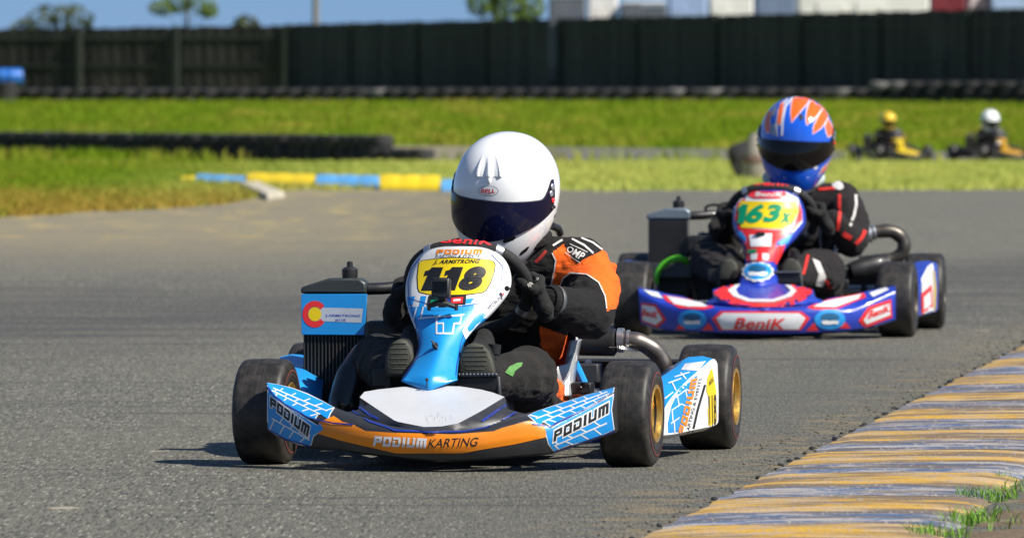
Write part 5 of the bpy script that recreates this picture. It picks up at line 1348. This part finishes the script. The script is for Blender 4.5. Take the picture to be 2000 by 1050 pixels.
mb = MB(); ct = Vector((.042, .745, .545)); mb.tube([ct+Vector((.085*math.cos(a), .075*math.sin(a)-.01, .012*math.cos(a*2))) for a in np.linspace(0, 2*PI, 25)], .024, 12, caps=False); mesh_obj('neck_collar', mb, SUITBLK, p1)
mb = MB(); mb.tube([L(1046, 512, .66), L(1058, 500, .66), L(1066, 490, .67)], .0045, 8); mesh_obj('red_strap', mb, paint('red_webbing', (.30, .012, .010, 1), .8), p1)
# ---------------------------------------------------------------- kart with number 163x and its driver
K2 = F2.K
kart2 = empty('racing_kart', F2.O, -F2.th, F2.sc); tag(kart2, 'second racing kart in royal blue, red and white with green number 163x', 'go-kart', 'racing karts on the track')
GRIME_RIM = paint('dark_rim', (.10, .09, .08, 1), .45, metal=.7, dirt=.4)
P2 = dict(fr=F2, B=BUMP2, F=FAIR2, body=ROYAL, panel=ROYAL, hoodmat=ROYAL, fmats=[ROYAL], fmf=lambda x, y: 0, rim=GRIME_RIM, frame=BLACKPL, accent=ROYAL, wheel_c=K2(1508, 424, .40), rad=(1266, 1345, 428, 572), rfr=F2, tank=paint('blue_grey_tank', (.16, .20, .24, 1), .4, metal=.3, dirt=.3), core=paint('grey_radiator_core', (.085, .09, .095, 1), .5, metal=.3, dirt=.5, scale=60), pod=POD1, podmat=ROYAL, podface=ROYAL, ex='high', coil=BLACKPL, pipe=paint('dark_pipe', (.09, .08, .07, 1), .4, metal=.7, dirt=.5), stripe=False)
k2 = build_kart(F2, kart2, P2)
def c6(*pts): return [(1180+x/2.857, 360+y/2.857) for x, y in pts]
fa2 = k2['fairing']; bf2 = bvh_of(fa2); bb2 = bvh_of([k2['bumper'], k2['hood'], k2['top']]); bu2 = k2['bumper']; ho2 = k2['hood']
def st2(polys, mat, name='sticker', off=.0016, bv=None, par=None, step=6):
    for p in polys: decal(F2, bv or bb2, [p], mat, par or bu2, name, off, step)
def wd2(s, quad, mat, bold=.02, shear=.1, bv=None, par=None, off=.005): return lettering(F2, bv or bb2, s, c6(*quad), mat, par or bu2, 'lettering', bold, shear, off, 6)
SKYB = paint('sky_oval_print', (.015, .28, .70, 1), .35, coat=.2, dirt=.1)
st2([c6((602, 748), (650, 706), (1100, 708), (1148, 745), (1098, 812), (645, 812))], REDPL, 'hexagon_edge'); st2([c6((628, 748), (664, 717), (1088, 719), (1122, 745), (1084, 806), (662, 806))], WHITEPL, 'hexagon_sticker', .0030)
wd2('BeniK', [(736, 742), (1012, 748), (1004, 805), (722, 803)], REDPL, .022, .15)
for cx, cy, rx, ry in ((493, 752, 80, 52), (1258, 752, 86, 54)):
    st2([c6(*oval(cx, cy, rx, ry))], SKYB, 'oval_sticker', .0030); st2([c6(*oval(cx, cy-12, rx*.62, ry*.42))], paint('dark_teal_print', (.01, .10, .22, 1), .4), 'oval_emblem', .0040)
    st2([c6((cx-46, cy+6), (cx-20, cy+4), (cx, cy+8), (cx+22, cy+4), (cx+48, cy+7), (cx+44, cy+25), (cx+16, cy+23), (cx-8, cy+27), (cx-44, cy+24))], WHITEPL, 'oval_print', .0050)
st2([c6((398, 808), (425, 775), (455, 808)), c6((545, 812), (585, 770), (612, 812)), c6((1125, 815), (1170, 770), (1195, 815)), c6((1310, 800), (1345, 765), (1375, 800))], REDPL)
st2([c6((208, 660), (290, 668), (348, 752), (300, 798), (212, 762)), c6((1418, 760), (1472, 682), (1600, 640), (1606, 740), (1450, 800)), c6((325, 618), (420, 632), (560, 660), (615, 686), (560, 698), (420, 690), (345, 650)), c6((1130, 688), (1225, 648), (1450, 606), (1462, 630), (1300, 694), (1180, 698))], REDPL, 'red_edge')
st2([c6((214, 672), (284, 682), (328, 752), (290, 782), (218, 756)), c6((1446, 756), (1486, 698), (1590, 664), (1594, 726), (1462, 778)), c6((218, 590), (300, 606), (330, 640), (260, 622)), c6((350, 626), (430, 638), (545, 664), (580, 684), (470, 684), (390, 668)), c6((1165, 684), (1235, 654), (1438, 614), (1420, 640), (1290, 686)), c6((1480, 608), (1570, 578), (1590, 590), (1500, 630))], WHITEPL, 'white_panel', .0030)
wd2('BeniK', [(222, 692), (305, 712), (300, 750), (216, 728)], REDPL, .03, .1); wd2('BeniK', [(1480, 702), (1588, 672), (1592, 706), (1466, 750)], REDPL, .03, .1)
st2([c6((605, 605), (680, 566), (735, 560), (700, 590), (722, 632), (800, 662), (950, 664), (1040, 634), (1075, 600), (1040, 562), (1110, 566), (1170, 600), (1130, 640), (1000, 688), (780, 688), (660, 648))], REDPL, 'hood_band', .0036, None, ho2, 4)
st2([c6((690, 596), (735, 566), (760, 562), (735, 594), (752, 622), (815, 646), (940, 648), (1015, 622), (1042, 598), (1010, 566), (1045, 572), (1074, 600), (1045, 632), (950, 662), (800, 660), (722, 630))], WHITEPL, 'hood_band', .0052, None, ho2, 4)
# fairing print
def sf(p, m, n='sticker', off=.0016): return st2(p, m, n, off, bf2, fa2, 5)
sf([c6((765, 78), (800, 58), (860, 44), (1012, 44), (1080, 78), (1102, 150), (1104, 212), (1055, 268), (765, 252), (730, 200), (730, 130))], WHITEPL, 'white_panel')
sf([c6((746, 112), (775, 84), (795, 84), (768, 112), (756, 200), (770, 246), (752, 240), (732, 196)), c6((1080, 98), (1100, 150), (1100, 205), (1050, 262), (1010, 268), (1060, 222), (1084, 152))], REDPL, 'red_edge', .0030)
sf([c6((770, 96), (1066, 98), (1082, 152), (1050, 224), (1004, 250), (770, 244), (752, 200), (752, 130))], YELLOWPL, 'number_plate', .0040)
decal(F2, bf2, [c6((772, 116), (808, 116), (786, 222), (748, 222), (762, 152), (750, 156), (753, 134), (766, 128))], GREENINK, fa2, 'digit', .0062, 5); wd2('63', [(806, 113), (992, 110), (984, 214), (790, 221)], GREENINK, .05, .2, bf2, fa2, .0056); wd2('x', [(990, 162), (1048, 162), (1036, 218), (976, 220)], GREENINK, .05, .15, bf2, fa2, .0056)
sf([c6((820, 50), (850, 42), (1000, 44), (1020, 60), (1000, 80), (840, 80), (806, 70))], REDPL, 'sticker', .0040); wd2('BeniK', [(850, 48), (996, 48), (990, 72), (846, 72)], WHITEPL, .02, .1, bf2, fa2, .0056)
sf([c6((745, 236), (840, 252), (1000, 256), (1062, 250), (1010, 290), (960, 320), (944, 430), (800, 430), (790, 340), (764, 270))], REDPL, 'red_panel', .0028)
sf([c6((812, 286), (936, 276), (930, 350), (822, 350)), c6((822, 392), (860, 388), (854, 424), (822, 424)), c6((884, 388), (916, 392), (912, 424), (884, 424))], WHITEPL, 'white_panel', .0044)
sf([c6((806, 368), (856, 366), (852, 386), (806, 388))], GREENINK, 'sticker', .0056); sf([c6((748, 270), (800, 330), (796, 300), (770, 262)), c6((965, 330), (1012, 292), (1052, 272), (1020, 330), (985, 345))], SKYB, 'blue_panel', .0044)
sf([c6((958, 350), (1012, 330), (985, 395), (956, 450), (948, 430))], REDPL, 'red_panel', .0030)
gear = []
for i in range(36):
    a = 2*PI*i/36; r = 1.0 if i % 3 else .90; gear.append((858+88*r*math.cos(a), 490+56*r*math.sin(a)))
sf([c6(*gear)], WHITEPL, 'emblem', .0030); sf([c6(*oval(858, 488, 74, 46))], SKYB, 'emblem', .0042); sf([c6(*oval(858, 476, 46, 20))], paint('dark_teal_print', (.01, .10, .22, 1), .4), 'emblem', .0054)
sf([c6((804, 496), (830, 493), (858, 497), (886, 493), (912, 496), (904, 514), (880, 517), (850, 513), (812, 515))], WHITEPL, 'emblem', .0056)
mb = MB(); c = K2(1486, 464, .13); mb.box(c, (.030, .02, .042)); mb.tube([K2(1472, 476, .13), K2(1486, 470, .115), K2(1499, 474, .13)], .007, 8); mesh_obj('camera_mount', mb, BLACKPL, kart2, bevel=.003)
pod2 = k2['pods'][1]; bp2 = bvh_of(pod2)
def c6p(*pts): return [(1793+(x-1803)*.88, y-4) for x, y in c6(*pts)]
for q_, m_, n_, o_ in ((((1800, 540), (1840, 470), (1872, 452), (1890, 560), (1880, 735), (1800, 755)), WHITEPL, 'pod_panel', .0018), (((1796, 620), (1862, 570), (1870, 690), (1800, 735)), REDPL, 'hexagon_edge', .0030), (((1810, 640), (1852, 606), (1858, 678), (1812, 710)), WHITEPL, 'hexagon_sticker', .0042), (((1872, 480), (1880, 500), (1888, 600), (1880, 725), (1874, 700), (1878, 560)), YELLOWPL, 'number_plate', .0042)):
    decal(F2, bp2, [c6p(*q_)], m_, pod2, n_, o_, 5)
mb = MB(); mb.tube(cr([K2(1283, 570, .50), K2(1281, 545, .49), K2(1292, 520, .49), K2(1318, 505, .49), K2(1338, 508, .51), K2(1346, 520, .55)], 6), .0115, 12); mesh_obj('green_hose', mb, GREENHOSE, kart2)
mb = MB(); cq = K2(1312, 528, .55); mb.box(cq, (.15, .06, .055)); mesh_obj('heat_exchanger', mb, RADTANK, kart2, bevel=.005)
bw2 = bvh_of(k2['wheel']); lettering(F2, bw2, 'BeniK', [(1470, 352), (1560, 355), (1558, 364), (1468, 361)], REDPL, k2['wheel'], 'lettering', .03, .1, .0012, 5)

S2, E2_, W2 = K2(1642, 395, .77), K2(1664, 470, .62), K2(1628, 432, .47)
GREYZ = [(1596, 372), (1640, 380), (1640, 420), (1634, 480), (1600, 520), (1600, 440)]
def mfp2(p):
    x, y = F2.px(p)
    if p.y > .55 and p.z < .45 and inpoly(x, y, GREYZ) and p.x < .16: return 1
    return 0
J2 = dict(limbs=[[(Vector((.05, .83, .15)), .118), (Vector((.06, .84, .28)), .122), (Vector((.07, .82, .38)), .118)],
                 [(K2(1480, 402, .80), .070), (Vector((.065, .80, .435)), .092), (S2, .072)], [(Vector((.06, .80, .46)), .07), (Vector((.055, .78, .56)), .062)],
                 [(S2, .074), (K2(1664, 435, .70), .062), (E2_, .058), (K2(1648, 455, .54), .048), (W2, .040)],
                 [(K2(1480, 402, .80), .072), (K2(1444, 440, .70), .060), (K2(1418, 475, .60), .056), (K2(1412, 455, .52), .046), (K2(1417, 436, .46), .040)],
                 [(Vector((.14, .77, .13)), .094), (K2(1606, 530, .50), .080), (K2(1590, 524, .34), .068), (K2(1562, 535, .18), .052), (K2(1545, 535, .09), .045)],
                 [(Vector((-.05, .77, .13)), .094), (K2(1404, 520, .50), .078), (K2(1384, 508, .36), .066), (K2(1415, 530, .18), .052), (K2(1435, 535, .09), .045)]],
          ells=[(Vector((.05, .80, .13)), (.16, .125, .11), 0), (Vector((.07, .79, .36)), (.14, .11, .12), 15)])
p2 = driver(F2, 'driver in black suit with red stripes and blue and orange flame helmet, steering second kart', J2, [SUITDK, GREYCL], mfp2, vox=.0058, group='kart drivers')
glove(p2, k2['ring'], R(2), 1, GLOVE); glove(p2, k2['ring'], R(178), -1, GLOVE)
shoe(p2, F2, [(1526, 545), (1525, 530), (1529, 515), (1537, 507), (1546, 505), (1558, 510), (1566, 523), (1568, 545)], .05, GLOVE)
shoe(p2, F2, [(1404, 547), (1404, 530), (1409, 514), (1418, 506), (1428, 506), (1438, 514), (1443, 530), (1443, 547)], .05, GLOVE)
b2 = bvh_of(p2); REDCL = paint('red_suit_trim', (.62, .022, .015, 1), .7)
def p2s(polys, mat, name, off=.003): return decal(F2, b2, polys, mat, p2, name, off, 5)
p2s(stroke([(1640, 382), (1640, 415), (1636, 448)], 6)+stroke([(1648, 456), (1660, 464)], 9)+stroke([(1672, 474), (1682, 464), (1688, 452)], 7), REDCL, 'red_stripe')
p2s([[(1598, 368), (1628, 366), (1632, 371), (1600, 373)]], REDCL, 'red_stripe', .004); p2s([oval(1636, 362, 12, 8, rot=.5)], PIPING, 'shoulder_logo', .003)
lettering(F2, b2, 'alpinestars', [(1668, 384), (1673, 384), (1664, 440), (1659, 438)], PIPING, p2, 'lettering', .02, 0, .004, 5) if False else None
p2s(stroke([(1671, 382), (1672, 402), (1668, 422), (1660, 440)], 4.5), PIPING, 'sleeve_print', .003)
p2s([[(1586, 505), (1600, 512), (1612, 540), (1606, 560), (1592, 556), (1598, 535)]], PIPING, 'knee_print', .003); p2s(stroke([(1578, 500), (1572, 520), (1568, 534)], 5)+stroke([(1612, 548), (1622, 560)], 7), REDCL, 'red_stripe', .003)
mb = MB(); ct = Vector((.058, .785, .53)); mb.tube([ct+Vector((.088*math.cos(a), .078*math.sin(a)-.005, .016*math.cos(a*2))) for a in np.linspace(0, 2*PI, 25)], .026, 12, caps=False); mesh_obj('neck_collar', mb, paint('pale_mint_collar', (.50, .58, .54, 1), .7), p2)
hc2 = K2(1556, 272, .73); h2, HM2 = helmet(p2, hc2, R(-2), R(4), R(3), HELB, VISBLK); h2['label'] = 'blue full-face helmet with orange flames and smoked visor'
bh2 = bvh_of(h2); HI2 = HM2.inverted()
def c7(*pts): return [(1400+x/3.386, 170+y/3.386) for x, y in pts]
def hs2(polys, mat, name, off):
    if len(polys) > 8: return decal(F2, bh2, [c7(*p) for p in polys], mat, h2, name, off, 4, inv=HI2)
    for p in polys: decal(F2, bh2, [c7(*p)], mat, h2, name, off, 4, inv=HI2)
FL = [[(505, 75), (560, 66), (615, 82), (590, 120), (545, 170), (495, 235), (490, 170), (495, 110)], [(625, 82), (680, 100), (700, 135), (660, 190), (595, 250), (590, 200), (600, 140)],
      [(705, 140), (735, 190), (720, 225), (690, 270), (635, 310), (640, 260), (665, 205)], [(735, 210), (765, 270), (766, 310), (735, 330), (725, 300), (715, 260)], [(770, 370), (768, 420), (735, 465), (700, 485), (715, 440), (745, 395)], [(765, 470), (755, 510), (700, 560), (675, 575), (700, 535)],
      [(325, 190), (345, 150), (362, 165), (350, 230), (352, 300), (328, 300), (318, 250)], [(420, 120), (445, 95), (440, 150), (420, 250), (400, 245), (408, 170)]]
WHL = paint('helmet_white_line', (.72, .74, .8, 1), .25, coat=.4)
hs2([inset(p, -7) for p in FL], WHL, 'flame_edge', .0008); hs2(FL, HELO, 'flame', .0018)
hs2([s for q in ([(500, 72), (455, 130), (435, 230), (432, 318)], [(470, 78), (410, 160), (396, 260), (400, 322)]) for s in stroke(q, 13)], WHL, 'white_band', .0012)
hs2([[(365, 150), (400, 120), (395, 150), (385, 190), (366, 200)], [(355, 250), (390, 240), (388, 320), (362, 318)]], paint('helmet_silver', (.35, .38, .45, 1), .3, metal=.5), 'silver_panel', .0012)
hs2([oval(652, 530, 15, 15, 6)], WHL, 'badge', .0012); hs2([oval(588, 545, 26, 10)], SKYB, 'badge', .0012); hs2([[(540, 175), (570, 185), (575, 215), (550, 222)]], INK, 'vent', .0014)

# ---------------------------------------------------------------- the two karts far behind, on the other leg of the track
def mfar(black, alt, box):
    def f(p): return 1 if box(p) else 0
    return [black, alt], f
for fr, bodym, helm, hsc, suit, mfx, lab, lab2 in ((F3, paint('dull_yellow_print', (.62, .44, .006, 1), .5), HELY, 1.0, [SUITDK, SUITYL], lambda p: 1 if p.x > .10 and p.z > .25 else 0, 'small distant black kart with bright yellow nose, left one of the far pair', 'distant driver with a yellow helmet and a dark suit with a tan sleeve'),
                                              (F4, paint('amber_print', (.48, .25, .01, 1), .5), HELW, 1.22, [SUITDK], None, 'small distant black kart with an amber nose at the right edge', 'distant driver in black with a large round white helmet')):
    kt = empty('racing_kart', fr.O, -fr.th, fr.sc); tag(kt, lab, 'go-kart', 'racing karts on the track')
    Pf = dict(P1); Pf.update(body=BLACKPL, panel=bodym, hoodmat=bodym, fmats=[BLACKPL, bodym], fmf=lambda x, y: 1 if y > 610 else 0, rim=STEEL, frame=BLACKPL, accent=BLACKPL, podmat=BLACKPL, podface=BLACKPL, stripe=False)
    kf = build_kart(fr, kt, Pf, detail=False)
    pf = driver(fr, lab2, J1, suit, mfx, vox=.012, group='kart drivers')
    helmet(pf, hc+Vector((0, 0, .02)), R(-10), R(5), 0, helm, VISBLK, detail=False, sc=hsc)
    for s, a in ((1, -6), (-1, 190)): glove(pf, kf['ring'], R(a), s, GLOVE)
